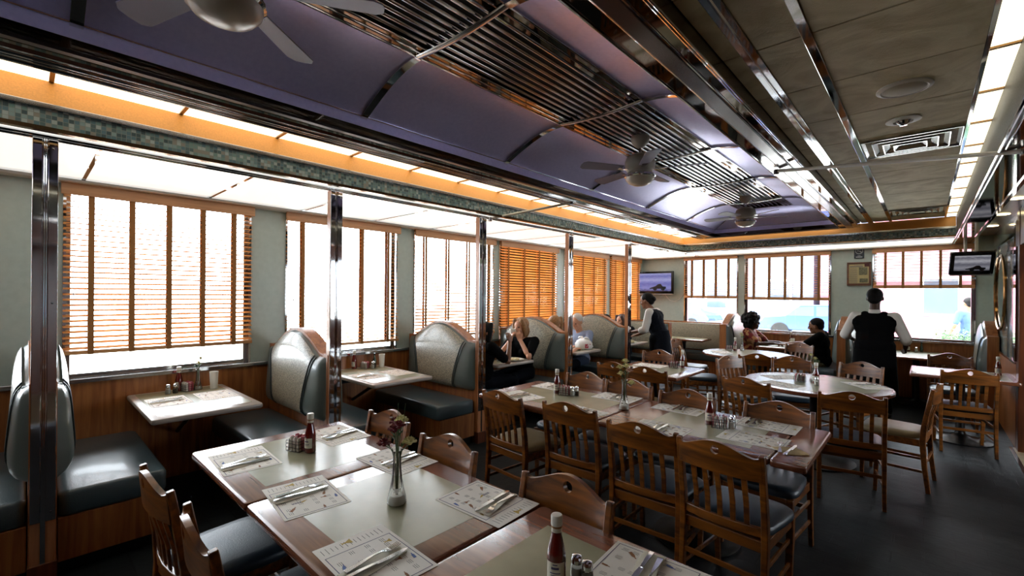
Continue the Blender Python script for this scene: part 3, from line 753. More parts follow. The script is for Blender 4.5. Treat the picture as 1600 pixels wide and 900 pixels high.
# ================================================================== FURNITURE
def crest_y(x, w=.205): return -.262 - .030 * (1 - (x / w) ** 2)
def make_chair(name, seatm):
    t = thing(name, 'wooden dining chair', 'chair')
    W = .205; zb = .735
    def ztop(x):
        u = abs(x) / W
        return .842 + (.052 * (math.cos(PI * min(u / .88, 1)) * .5 + .5) ** .75) + (.010 * max(0, (u - .86) / .14))
    th = .011
    mb = MB()
    def col(x, z): y = crest_y(x) - (z - .735) * .10; return y
    # side column strips
    def strip(xa, xb, n):
        rings = []
        for i in range(n + 1):
            x = xa + (xb - xa) * i / n; zt = ztop(x)
            rings.append([(x, col(x, zb) - th, zb), (x, col(x, zb) + th, zb), (x, col(x, zt) + th, zt), (x, col(x, zt) - th, zt)])
        mb.loft(rings, cap=False)
    c0 = .05
    strip(-W, -c0, 10); strip(c0, W, 10)
    N = 32; hr = .0215; hz = .850
    outer = []; inner = []
    for k in range(N):
        a = 2 * PI * k / N; ca, sa = math.cos(a), math.sin(a)
        inner.append((hr * ca, hz + hr * sa))
        zt = ztop(c0 * ca if abs(ca) < .999 else c0)
        # ray to rectangle boundary
        tx = c0 / abs(ca) if abs(ca) > 1e-6 else 1e9
        tz = ((.897 - hz) / sa) if sa > 1e-6 else ((zb - hz) / sa if sa < -1e-6 else 1e9)
        s_ = min(tx, tz); px, pz = s_ * ca, hz + s_ * sa
        if tz < tx and sa > 0: pz = ztop(px)
        outer.append((px, pz))
    # snap corners
    for cx, cz in ((c0, zb), (-c0, zb), (c0, ztop(c0)), (-c0, ztop(c0))):
        k = min(range(N), key=lambda i: (outer[i][0] - cx) ** 2 + (outer[i][1] - cz) ** 2); outer[k] = (cx, cz)
    vs = []; fs = []
    for (ring) in (inner, outer):
        for s in (-1, 1): vs += [(x, col(x, z) + s * th, z) for x, z in ring]
    for i in range(N):
        j = (i + 1) % N
        fs += [(i, j, 2 * N + j, 2 * N + i), (N + i, 3 * N + i, 3 * N + j, N + j), (i, N + i, N + j, j), (2 * N + i, 2 * N + j, 3 * N + j, 3 * N + i)]
    mb.add(vs, fs)
    mb.build('crest_rail', M['chair_wood'], t, 50)
    # rear legs run up into the back posts
    for s in (-1, 1):
        mb = MB(); x = s * .205
        pts = [(x, -.250, 0), (x, -.226, .20), (x, -.212, .42), (x, -.222, .56), (x, -.252, .74), (x, -.273, .864)]
        mb.barpath(pts, [.026, .028, .032, .030, .028, .026], [.030, .034, .040, .036, .032, .026]); mb.build('leg', M['chair_wood'], t, 30, bevel=.004)
        mb = MB(); mb.barpath([(s * .190, .195, 0), (s * .196, .190, .22), (s * .198, .188, .43)], [.026, .032, .038], [.026, .032, .038]); mb.build('leg', M['chair_wood'], t, 30, bevel=.004)
    mb = MB()
    pts = [(-.19, -.216, .475), (-.10, -.232, .475), (0, -.238, .475), (.10, -.232, .475), (.19, -.216, .475)]
    mb.barpath(pts, .045, .022, (0, 0, 1)); mb.build('back_rail', M['chair_wood'], t, 30, bevel=.003)
    for i in range(5):
        x = (-2 + i) * .063; yb = -.216 - .022 * (1 - (x / .19) ** 2)
        mb = MB(); mb.barpath([(x, yb, .49), (x * 1.0, yb - .012, .60), (x, crest_y(x) + .004, .74)], .026, .011); mb.build('back_slat', M['chair_wood'], t, 30, bevel=.002)
    mb = MB()
    mb.box(-.195, .195, .178, .20, .375, .43); mb.box(-.195, .195, -.22, -.20, .375, .43)
    for s in (-1, 1): mb.box(s * .198 - .010, s * .198 + .010, -.21, .19, .375, .43)
    mb.build('seat_frame', M['chair_wood'], t, 0, bevel=.003)
    # cushion
    def ring(sc_, z): 
        out = []
        for k in range(28):
            a = 2 * PI * k / 28; ca, sa = math.cos(a), math.sin(a); e = .42
            x = .222 * sc_ * math.copysign(abs(ca) ** e, ca); y = .215 * sc_ * math.copysign(abs(sa) ** e, sa)
            out.append((x * (1 + .08 * (y / .215)), y + .005, z))
        return out
    mb = MB(); mb.loft([ring(.94, .428), ring(.99, .436), ring(1, .450), ring(.985, .466), ring(.93, .477), ring(.7, .484), ring(.3, .486)])
    mb.build('seat_cushion', seatm, t, 50)
    for z in (.30, .17):
        for s in (-1, 1): mb = MB(); mb.bar((s * .204, -.225, z), (s * .194, .190, z), .013, .022); mb.build('stretcher', M['chair_wood'], t, 0, bevel=.002)
    mb = MB(); mb.bar((-.19, .19, .25), (.19, .19, .25), .013, .026); mb.build('stretcher', M['chair_wood'], t, 0, bevel=.002)
    mb = MB(); mb.bar((-.19, -.23, .25), (.19, -.23, .25), .013, .026); mb.build('stretcher', M['chair_wood'], t, 0, bevel=.002)
    return t
navy = Proto(make_chair('dining_chair', M['seat_navy'])); tan = Proto(make_chair('dining_chair', M['seat_tan']))
GA, GB, GR = 'chairs around the near long table', 'chairs around the middle long table', 'chairs around the round tables'
# rz = 0 : sitter looks along +Y, crest on the -Y side
def chair(x, y, deg, label, group, p=None): (p or navy).put((x, y, 0), math.radians(deg), label, group)
chair(-2.32, .645, 3, 'wooden chair nearest the first booth seat, near side of the front table', GA)
chair(-1.72, .665, -3, 'second chair along the near side of the front table, blue-lit seat', GA)
chair(-1.16, .66, 5, 'wooden chair cut off by the bottom edge of the view, beside the front table', GA)
chair(-2.43, 1.26, 180, 'wooden chair behind the red carnations at the far side of the front table', GA)
chair(-1.79, 1.20, 180, 'wooden chair right of the vase with red carnations, far side of the front table', GA)
chair(-1.05, 1.19, 180, 'wooden chair with orange-lit crest rail nearest the front ketchup bottle', GA)
chair(-2.35, 2.74, -4, 'dark wooden chair with tan seat at the left end of the middle table', GB, tan)
chair(-1.80, 2.80, 2, 'dark wooden chair second from the left, back to the camera at the middle table', GB)
chair(-1.22, 2.70, 2, 'dark wooden chair third from the left, back to the camera at the middle table', GB)
chair(-.745, 2.66, -5, 'large dark chair nearest the right-hand corner of the middle table, back to the camera', GB)
chair(-2.35, 3.31, 178, 'light-streaked wooden chair behind the left ketchup bottle of the middle table', GB)
chair(-1.88, 3.27, 180, 'wooden chair behind the vase of yellow and pink flowers on the middle table', GB)
chair(-1.35, 3.20, 180, 'wooden chair behind the second ketchup bottle on the middle table', GB)
chair(-.76, 3.25, 176, 'wooden chair with a bright round hole, far right of the middle table', GB)
GC = 'chairs around the square table behind'
chair(-2.50, 4.66, 0, 'dark wooden chair at the near left of the square table', GC)
chair(-2.63, 5.50, 180, 'wooden chair behind the square table, in front of the standing waitress', GC)
chair(-2.12, 4.62, 2, 'wooden chair with pale seat pushed under the near side of the square table', GC, tan)
chair(-2.36, 6.62, -62, 'dark chair turned sideways at the left of the far round table', GR)
chair(-1.64, 6.64, 12, 'dark chair with its back to the camera at the far round table', GR)
chair(-2.85, 7.5, -92, 'wooden chair partly hidden beyond the sideways chair at the far round table', GR)
chair(-1.55, 8.05, 160, 'wooden chair on the window side of the far round table', GR)
chair(-1.52, 5.75, -118, 'glossy wooden chair seen side-on between the two round tables', GR)
chair(-1.13, 4.70, -14, 'dark chair left of the near round table, back to the camera', GR)
chair(-1.14, 6.10, 192, 'wooden chair behind the flower vase on the near round table', GR)
chair(-.62, 6.12, 160, 'wooden chair on the far side of the near round table, beside the standing waiter', GR)
chair(-.46, 4.63, 9, 'large dark chair with open slats in front of the near round table', GR)
chair(-.20, 5.30, 84, 'wooden chair with tan seat seen side-on at the right of the near round table', GR, tan)
chair(.30, 6.86, 8, 'dark chair, back to the camera, at the square table by the right wall', 'chairs at the right wall table')
chair(.26, 7.95, 184, 'wooden chair on the far side of the square table by the right wall', 'chairs at the right wall table')

# --- tables
def pedestal(t, x, y, r=.27, name='pedestal'):
    mb = MB(); mb.lathe([(r, 0), (r, .012), (r * .8, .03), (r * .35, .05), (.05, .075), (.04, .10), (.04, .66), (.06, .70), (.16, .722)], (x, y, 0), 28); mb.build('pedestal', M['iron'], t, 40)
def rect_table(cx, cy, lx, ly, label, inl=(.12, .12, .12, .12), group=None, leaf=None, wallside=False, rim=None):
    t = thing('dining_table', label, 'table', (cx, cy, 0), 0, group)
    hx, hy = lx / 2, ly / 2
    mb = MB(); mb.rbox(-hx, hx, -hy, hy, .722, .760, .025); mb.build('tabletop', rim or M['table_wood'], t, 40)
    mb = MB(); mb.box(-hx + inl[0], hx - inl[1], -hy + inl[2], hy - inl[3], .7595, .7606); mb.build('laminate_inlay', M['laminate'], t, 0)
    if leaf:
        mb = MB(); mb.rbox(hx + .004, hx + leaf, -hy, hy, .722, .760, .02); mb.build('end_leaf', M['table_wood'], t, 40)
    if not wallside: pedestal(t, 0, 0)
    else:
        mb = MB(); mb.box(-hx, -hx + .03, -hy * .7, hy * .7, .60, .722); mb.build('wall_bracket', M['iron'], t, 0)
        mb = MB(); mb.tube([(-hx + .02, 0, .40), (hx * .25, 0, .722)], .018, 8); mb.build('brace', M['iron'], t)
    return t
yA = 1.032; dA = .835
rect_table(-2.457, yA, .864, dA, 'front table section nearest the booths, with a sugar caddy and ketchup bottle', group='joined front tables')
rect_table(-1.588, yA, .868, dA, 'front table section carrying the vase of red carnations', group='joined front tables')
rect_table(-.714, yA, .872, dA, 'front table section at the bottom of the view with the large ketchup bottle', group='joined front tables')
yB = 3.085; dB = .835
rect_table(-2.250, yB, 1.185, dB, 'left section of the middle long table, under the yellow flowers', (.17, .12, .12, .12), 'joined middle tables')
rect_table(-1.130, yB, 1.046, dB, 'right section of the middle long table with an end leaf', (.27, .12, .12, .12), 'joined middle tables', leaf=.172)
rect_table(-2.33, 5.03, .86, .84, 'square table between the middle long table and the waitress')
def round_table(cx, cy, r, label):
    t = thing('round_table', label, 'table', (cx, cy, 0), 0, 'round tables')
    MB().lathe([(r - .02, .722), (r, .730), (r, .752), (r - .008, .760), (r - .02, .7605)], n=64).build('tabletop', M['table_wood'], t, 40)
    MB().lathe([(r - .11, .7595), (r - .11, .7612), (.01, .7612)], n=64).build('laminate_inlay', M['laminate'], t, 40)
    pedestal(t, 0, 0, .34)
round_table(-.81, 5.36, .62, 'nearer round table with red sachets and a flower vase')
round_table(-1.99, 7.38, .60, 'farther round table near the woman with curly hair')
rect_table(.30, 7.25, .86, .80, 'square table against the right wall with a ketchup bottle', (.06, .06, .06, .06))
rect_table(-1.80, 9.15, .72, 1.14, 'window booth table between the curly-haired woman and the man in black', (.05, .05, .05, .05), wallside=False)
rect_table(-.10, 9.20, .70, 1.10, 'window booth table beside the standing waiter', (.05, .05, .05, .05), wallside=False)
rect_table(-3.62, 9.12, .92, .56, 'pale table in the far corner under the wall television', (.05, .05, .05, .05))
BT = ['glaring white booth table under the nearest left window', 'booth table under the second left window with a ketchup bottle', 'booth table with plates and a drink before the blond woman',
      'booth table with a white plastic bag before the white-haired man', 'booth table where the waitress serves']
for k in range(5):
    yc = PK[k] + .8475 if k < 1 else PK[k] + .83
    rect_table(-4.312, yc, 1.06, .69, BT[k], (.04, .10, .05, .05), 'wall booth tables', wallside=True, rim=M['edge_white'])

# --- booth benches (double sided)
BC, BW = -4.205, .615                                   # x centre / half width
def hump(u, base=1.095, top=1.285):
    a = abs(u)
    if a > .80: return base
    c = math.cos(PI / 2 * a / .80)
    return base + (top - base) * (c ** 1.05 if a < .6 else c ** 1.05)
def make_bench(name, half=BW, both=True, base=1.095, top=1.285):
    """long axis along local x, wall end at -x"""
    t = thing(name, 'bench', 'bench')
    def outline(grow, zb, n=36, uend=1.0):
        o = [(-half * uend - grow, zb)]
        o += [((-1 + 2 * i / n) * (half * uend + grow), hump(-1 + 2 * i / n, base, top) + grow) for i in range(n + 1)]
        o += [(half * uend + grow, zb)]; return o
    mb = MB(); mb.prism(outline(.014, 0.0), lambda u, v, q: (u, q, v), -.055, .055); mb.build('wood_divider', M['paneling'], t, 30, bevel=.006)
    for s in ((-1, 1) if both else (-1,)):
        def zlo(u): return .56
        def surf(u, v, off=0):
            U = -1 + 2 * u; zt = hump(U, base, top) - .004; z = .56 + (zt - .56) * v
            edge = max(0, 1 - abs(U) ** 8) ** .5; ve = max(0, 1 - abs(2 * v - 1) ** 6) ** .5
            y = .050 + (.055 + .045 * (1 - v)) * edge * ve + off
            return (U * (half - .006), s * y, z)
        mb = MB(); mb.grid(lambda u, v: surf(u, v), 36, 20, flip=(s > 0)); mb.build('backrest', M['vinyl_grey'], t, 60)
        par = mb and sc.objects[-1] if False else None
        back = [o for o in children_of(t) if o.name.startswith('backrest')][-1]
        def seam(v): return .50 + .24 * v ** 1.3         # half width of insert, in U
        def ins(u, v):
            U = (2 * u - 1) * seam(v); v2 = .02 + v * .955; return surf((U + 1) / 2, v2, .004)
        mb = MB(); mb.grid(ins, 24, 20, flip=(s > 0)); mb.build('fabric_insert', M['insert'], back, 60)
        for e in (-1, 1):
            mb = MB()
            for off in (0, .045):
                pts = [surf(((e * (seam(j / 16) + off)) + 1) / 2, .02 + j / 16 * .955, .005) for j in range(17)]
                mb.tube(pts, .0042, 6)
            mb.build('piping', M['piping'], back, 60)
        # seat
        y0, y1 = s * .06, s * .56
        a, b = min(y0, y1), max(y0, y1)
        mb = MB(); mb.rbox(-half + .004, half - .004, a, b, .33, .475, .05, 5)
        mb.build('seat_cushion', M['vinyl_blue'], t, 50)
        mb = MB(); a2, b2 = (a, b - .03) if s > 0 else (a + .03, b); mb.box(-half + .006, half - .012, a2, b2, .08, .33); mb.build('seat_base', M['paneling'], t, 0, bevel=.004)
        mb = MB(); a3, b3 = (a, b - .07) if s > 0 else (a + .07, b); mb.box(-half + .006, half - .05, a3, b3, 0, .08); mb.build('kick_plate', M['plastic_black'], t, 0)
    return t
bp_ = Proto(make_bench('booth_bench'))
BN = ['double-sided booth bench behind the nearest chrome pillar', 'double-sided hump-backed bench between the first and second window booths',
      'double-sided hump-backed bench behind the third pillar, beside the dark-haired diner', 'double-sided hump-backed bench the blond woman leans against', 'double-sided hump-backed bench behind the white-haired man']
for k in range(5): bp_.put((BC, PK[k], 0), 0, BN[k], 'booth benches along the left wall')
# far wall benches: long axis along y
fb = make_bench('window_bench', .56)
fbp = Proto(fb)
fbp.put((-.96, 9.18, 0), PI / 2, 'hump-backed bench between the man in black and the waiter', 'benches at the far windows')
t = make_bench('window_bench', .56, both=False); t.location = (-2.70, 9.16, 0); t.rotation_euler = (0, 0, PI / 2); tag(t, 'hump-backed bench behind the curly-haired woman at the far windows', 'bench', 'benches at the far windows')
t = make_bench('window_bench', .50, both=False); t.location = (.665, 9.22, 0); t.rotation_euler = (0, 0, -PI / 2); tag(t, 'hump-backed bench against the right wall beside the far window', 'bench', 'benches at the far windows')
# straight bench under the far corner window
t = thing('corner_bench', 'straight speckled grey bench along the far wall, left of the curly-haired woman', 'bench', (-3.80, 9.70, 0))
MB().box(-1.02, 1.02, -.03, .03, 0, 1.07).build('wood_divider', M['paneling'], t, 0, bevel=.006)
mb = MB(); mb.rbox(-.98, .98, -.11, -.03, .50, 1.045, .03); mb.build('backrest', M['insert'], t, 50)
mb = MB(); mb.rbox(-1.0, 1.0, -.56, -.05, .33, .475, .05, 5); mb.build('seat_cushion', M['vinyl_blue'], t, 50)
mb = MB(); mb.box(-1.0, 1.0, -.50, -.05, 0, .33); mb.build('seat_base', M['paneling'], t, 0)
t = make_bench('booth_bench', BW, False, 1.09, 1.11); t.location = (BC, 8.37, 0); tag(t, 'straight-topped booth bench behind the waitress', 'bench', 'booth benches along the left wall')
# ================================================================== TABLE ITEMS
TZ = .7612
def star(mb, pts, z0=.0004, z1=.0009):
    mb.prism(pts, lambda u, v, q: (u, v, q), z0, z1)
def rectp(mb, x, y, w, h, z0=.0006, z1=.0010):
    mb.box(x - w / 2, x + w / 2, y - h / 2, y + h / 2, z0, z1)
def make_mat():
    """long side along x (diner at -y)"""
    t = thing('placemat', 'placemat', 'placemat')
    w, d = .355, .255
    mb = MB(); mb.rbox(-w / 2, w / 2, -d / 2, d / 2, 0, .0006, .004); mb.build('paper_sheet', M['paper'], t, 0)
    mb = MB(); z0, z1 = .0006, .0009; x0, x1, y0, y1 = -w / 2 + .075, w / 2 - .012, -d / 2 + .012, d / 2 - .012; k = .0022
    for a in ((x0, x1, y0, y0 + k), (x0, x1, y1 - k, y1), (x0, x0 + k, y0, y1), (x1 - k, x1, y0, y1)): mb.box(*a, z0, z1)
    mb.build('printed_border', M['ink'], t, 0)
    r = random.Random(4)
    mb = MB()
    for i in range(7):
        for j in range(4):
            cx = x0 + .025 + i * .035; cy = y0 + .03 + j * .055
            if (i * 3 + j * 5) % 4 == 0: continue
            for q in range(3): rectp(mb, cx, cy - q * .006, .018 + r.random() * .008, .0014)
    for q in range(14):
        rectp(mb, -w / 2 + .037, -d / 2 + .02 + q * .016, .024 + r.random() * .016, .0016)
    mb.build('printed_text_lines', M['ink_text'], t, 0)
    def bottle(mb, x, y, s, a):
        ca, sa = math.cos(a), math.sin(a)
        p = [(-.006, -.02), (.006, -.02), (.006, .004), (.002, .011), (.002, .02), (-.002, .02), (-.002, .011), (-.006, .004)]
        mb.prism([(x + s * (u * ca - v * sa), y + s * (u * sa + v * ca)) for u, v in p], lambda u, v, q: (u, v, q), .0006, .0011)
    def cup(mb, x, y, s):
        p = [(-.012, .012), (.012, .012), (.003, -.002), (.002, -.012), (.008, -.014), (-.008, -.014), (-.002, -.012), (-.003, -.002)]
        mb.prism([(x + s * u, y + s * v) for u, v in p], lambda u, v, q: (u, v, q), .0006, .0011)
    mb = MB(); bottle(mb, .02, .07, .9, 1.2); bottle(mb, .10, -.075, 1, .9); cup(mb, .06, .055, .8); bottle(mb, .145, .03, .7, 1.5); cup(mb, .0, -.02, .7)
    mb.build('printed_drawing', M['ink_brown'], t, 0)
    mb = MB(); cup(mb, -.15, -.02, 1.3); cup(mb, -.06, .085, .9); bottle(mb, .05, -.02, .7, .4); mb.build('printed_drawing', M['ink_yellow'], t, 0)
    mb = MB(); bottle(mb, .075, .10, .8, 1.45); bottle(mb, -.02, -.09, .8, 1.3); mb.build('printed_drawing', M['ink_blue'], t, 0)
    c = bpy.data.curves.new('beer', 'FONT'); c.body = 'BEER'; c.size = .018; c.extrude = .0003
    o = bpy.data.objects.new('printed_word', c); sc.collection.objects.link(o); o.parent = t; o.location = (.045, -.03, .0008); o.rotation_euler = (0, 0, -PI / 2); c.materials.append(M['ink'])
    bpy.context.view_layer.update(); me = bpy.data.meshes.new_from_object(o.evaluated_get(bpy.context.evaluated_depsgraph_get())); n = bpy.data.objects.new('printed_lettering', me); sc.collection.objects.link(n); n.parent = t; n.location = o.location.copy(); n.rotation_euler = (0, 0, -PI / 2); bpy.data.objects.remove(o)
    return t
mat_p = Proto(make_mat())
def make_fork():
    t = MB()
    t.barpath([(0, -.10, .004), (0, -.05, .006), (0, .0, .010), (0, .03, .009), (0, .045, .006)], [.020, .016, .008, .008, .020], [.003, .003, .004, .003, .002])
    t.barpath([(0, .043, .006), (0, .055, .004), (0, .062, .004)], [.020, .025, .025], .002)
    for x in (-.0105, -.0035, .0035, .0105): t.barpath([(x, .060, .004), (x, .080, .006), (x * .9, .100, .009)], [.0042, .0036, .0022], .0018)
    return t.build('fork', M['steel'], None, 40, bevel=.0008)
def make_knife():
    mb = MB()
    mb.barpath([(0, -.11, .004), (0, -.105, .005), (0, -.06, .006), (0, -.005, .005)], [.008, .016, .014, .010], [.004, .006, .006, .005])
    mb.prism([(-.008, -.005), (.007, -.005), (.010, .03), (.009, .09), (.0, .115), (-.008, .10)], lambda u, v, q: (u, v, q), .004, .0055)
    return mb.build('knife', M['steel'], None, 40, bevel=.0006)
def make_napkin(m, w=.070, d=.215, fold=False):
    mb = MB()
    def fn(u, v, dz=0):
        x = (u - .5) * w + .006 * math.sin(v * 5); y = (v - .5) * d; return (x, y, .0035 + .0015 * math.sin(u * 9 + v * 4) + dz)
    n = 8
    top = MB().grid(lambda u, v: fn(u, v), n, n)
    vs = top.v + [(x, y, .0008) for x, y, z in top.v]; K = len(top.v)
    fs = list(top.f) + [tuple(i + K for i in reversed(f)) for f in top.f]
    b = [i for i in range(n + 1)] + [n + (n + 1) * j for j in range(1, n + 1)] + [(n + 1) * n + i for i in range(n - 1, -1, -1)] + [(n + 1) * j for j in range(n - 1, 0, -1)]
    fs += [(b[i], b[(i + 1) % len(b)], b[(i + 1) % len(b)] + K, b[i] + K) for i in range(len(b))]
    mb.add(vs, fs)
    return mb.build('napkin', m, None, 50)
fork0 = Proto(make_fork()); knife0 = Proto(make_knife()); nap0 = Proto(make_napkin(M['napkin'])); napk = Proto(make_napkin(M['napkin_kraft'], .13, .13))
for p, c in ((fork0, 'fork'), (knife0, 'knife'), (nap0, 'napkin'), (napk, 'napkin')): p.root['category'] = c
def _w(s): return ' '.join(s.split()[:16])
def setting(x, y, flip, where, cut=True, matx=True, z=TZ, dx=0.0, rot=0, grp='table'):
    rz = (PI if flip else 0) + math.radians(rot)
    if matx: mat_p.put((x, y, z), rz, 'printed placemat ' + where, 'paper placemats')
    if cut:
        zz = z + (.0012 if matx else .0); c, s = math.cos(rz), math.sin(rz)
        def at(u, v, h): return (x + u * c - v * s, y + u * s + v * c, zz + h)
        nap0.put(at(dx, -.015, 0), rz + .12, 'paper napkin on the placemat ' + where, 'napkins')
        fork0.put(at(dx - .022, -.005, .004), rz + .10, 'fork on the placemat ' + where, 'forks')
        knife0.put(at(dx + .016, -.01, .004), rz + .05, 'knife on the placemat ' + where, 'knives')
setting(-2.56, .775, False, 'at the front table corner nearest the first booth', dx=.06, rot=-3)
setting(-2.62, 1.29, True, 'behind the front ketchup bottle, by the second booth', dx=-.02, rot=4)
setting(-1.925, .815, False, 'left of the carnation vase on the front table', dx=-.03, rot=-6)
setting(-2.00, 1.31, True, 'directly behind the red carnation vase', dx=-.02, rot=3)
setting(-1.31, .775, False, 'lowest at the front edge of the front table', dx=.03, rot=-2)
setting(-1.33, 1.305, True, 'crossing the joint of the front tables, far side', dx=-.04, rot=3)
setting(-.60, 1.30, True, 'beside the large front ketchup bottle', dx=.03, rot=4)
setting(-2.52, 2.86, False, 'at the left end of the middle table, near side', rot=-10)
setting(-2.54, 3.36, True, 'behind the left ketchup bottle of the middle table')
setting(-1.87, 2.78, False, 'nearer the camera than the yellow flower vase', rot=-5)
setting(-1.90, 3.38, True, 'behind the yellow flower vase on the middle table', rot=2)
setting(-1.26, 2.80, False, 'half hidden behind the third dark chair')
setting(-1.37, 3.38, True, 'left of the right-hand ketchup bottle, middle table')
setting(-.76, 2.985, False, 'in front of the shakers on the middle table', cut=False)
setting(-.765, 3.36, True, 'at the far right end of the middle table', dx=.10)
napk.put((-.545, 2.89, TZ), math.radians(38), 'beige square napkin under a fork and knife on the table leaf', 'napkins')
fork0.put((-.60, 2.90, TZ + .005), math.radians(12), 'steel fork on the beige napkin of the middle table', 'forks')
knife0.put((-.545, 2.89, TZ + .005), math.radians(-4), 'steel knife on the beige napkin of the middle table', 'knives')
setting(-4.35, .78, False, 'on the glaring booth table, near half', cut=True)
setting(-4.35, 1.10, True, 'on the glaring booth table, far half', cut=False)
setting(-4.25, 2.42, False, 'on the second booth table, nearer the camera')
setting(-4.22, 2.76, True, 'on the second booth table, nearer the hump-backed bench', cut=False)
setting(-2.48, 5.22, True, 'on the square table, far side', cut=False); setting(-2.46, 4.86, False, 'on the square table, near side', cut=False)
setting(-1.12, 5.48, True, 'at the left of the nearer round table', rot=50, cut=False); setting(-1.04, 5.02, False, 'at the near left of the nearer round table', rot=-20, cut=False)
setting(-.42, 5.55, True, 'at the right of the nearer round table', rot=-50); setting(-2.30, 7.25, False, 'on the farther round table', rot=-60, cut=False)
setting(-4.2, 4.55, True, 'under the plates of the blond woman', cut=False)

# ---- bottles, shakers, caddies
def make_ketchup():
    t = thing('ketchup_bottle', 'ketchup', 'bottle')
    MB().lathe([(.025, 0), (.028, .003), (.0285, .02), (.0285, .085), (.026, .105), (.020, .130), (.015, .150), (.0135, .165), (.0135, .178), (.013, .182)], n=28).build('glass_body', M['ketchup'], t, 40)
    MB().lathe([(.0165, .178), (.0172, .181), (.0172, .205), (.0155, .208), (.002, .209)], n=24).build('cap', M['cap_white'], t, 40)
    MB().lathe([(.0142, .160), (.0158, .160), (.0150, .178), (.0142, .178)], n=24).build('neck_label', M['label_white'], t, 40)
    MB().lathe([(.0150, .172), (.0162, .172), (.0160, .177), (.0150, .177)], n=24).build('gold_band', M['label_gold'], t, 40)
    mb = MB(); r = .0291
    mb.grid(lambda u, v: (r * math.cos(-PI * .5 + (u - .5) * 2.1), r * math.sin(-PI * .5 + (u - .5) * 2.1), .028 + .052 * v - .0 * u), 14, 2); lb = mb.build('front_label', M['label_white'], t, 40)
    mb = MB(); r = .0294
    for q, (a, w, z, h) in enumerate(((0, .8, .060, .007), (0, 1.1, .048, .003), (0, .9, .042, .002), (0, .5, .072, .003))):
        mb.grid(lambda u, v: (r * math.cos(-PI * .5 + a + (u - .5) * w), r * math.sin(-PI * .5 + a + (u - .5) * w), z + h * v), 8, 1)
    mb.build('label_print', M['ink'], lb, 40)
    return t
def make_shaker(kind):
    t = thing(kind + '_shaker', kind, 'shaker')
    MB().lathe([(.017, 0), (.019, .004), (.019, .03), (.0165, .055), (.015, .058)], n=10).build('glass_body', M['glass'], t, 30)
    MB().lathe([(.0155, .003), (.0170, .006), (.0170, .028), (.0155, .044 if kind == 'salt' else .036), (.002, .045 if kind == 'salt' else .037)], n=12).build('filling', M[kind], t, 40)
    MB().lathe([(.0168, .056), (.0175, .058), (.0175, .068), (.014, .077), (.006, .080), (.002, .0805)], n=18).build('lid', M['chrome'], t, 40)
    return t
def make_caddy():
    t = thing('sugar_caddy', 'caddy', 'caddy')
    mb = MB(); w, d = .046, .034
    for z in (.003, .022, .042, .058):
        mb.tube([(-w, -d, z), (w, -d, z), (w, d, z), (-w, d, z), (-w, -d, z)], .0015, 6)
    for i in range(5):
        x = -w + 2 * w * i / 4
        for y in (-d, d): mb.tube([(x, y, .003), (x, y, .058)], .0012, 5)
    for y in (-d / 3, d / 3, -d, d):
        for x in (-w, w): mb.tube([(x, y, .003), (x, y, .058)], .0012, 5)
    mb.tube([(-w, 0, .003), (w, 0, .003)], .0015, 5)
    mb.build('wire_rack', M['iron'], t, 40)
    r = random.Random(2)
    for j, mm in enumerate(('packet_white', 'packet_pink', 'packet_red')):
        mb = MB()
        for i in range(7):
            x = -w + .009 + (2 * w - .018) * i / 6 + r.uniform(-.002, .002); y = (-1 + j) * .021; tz = r.uniform(-.15, .15)
            mb.T = Matrix.Translation((x, y, .004)) @ Matrix.Rotation(tz, 4, 'Y'); mb.box(-.0022, .0022, -.0095, .0095, 0, .066 + r.uniform(0, .012))
        mb.build('sachets', M[mm], t, 0)
    return t
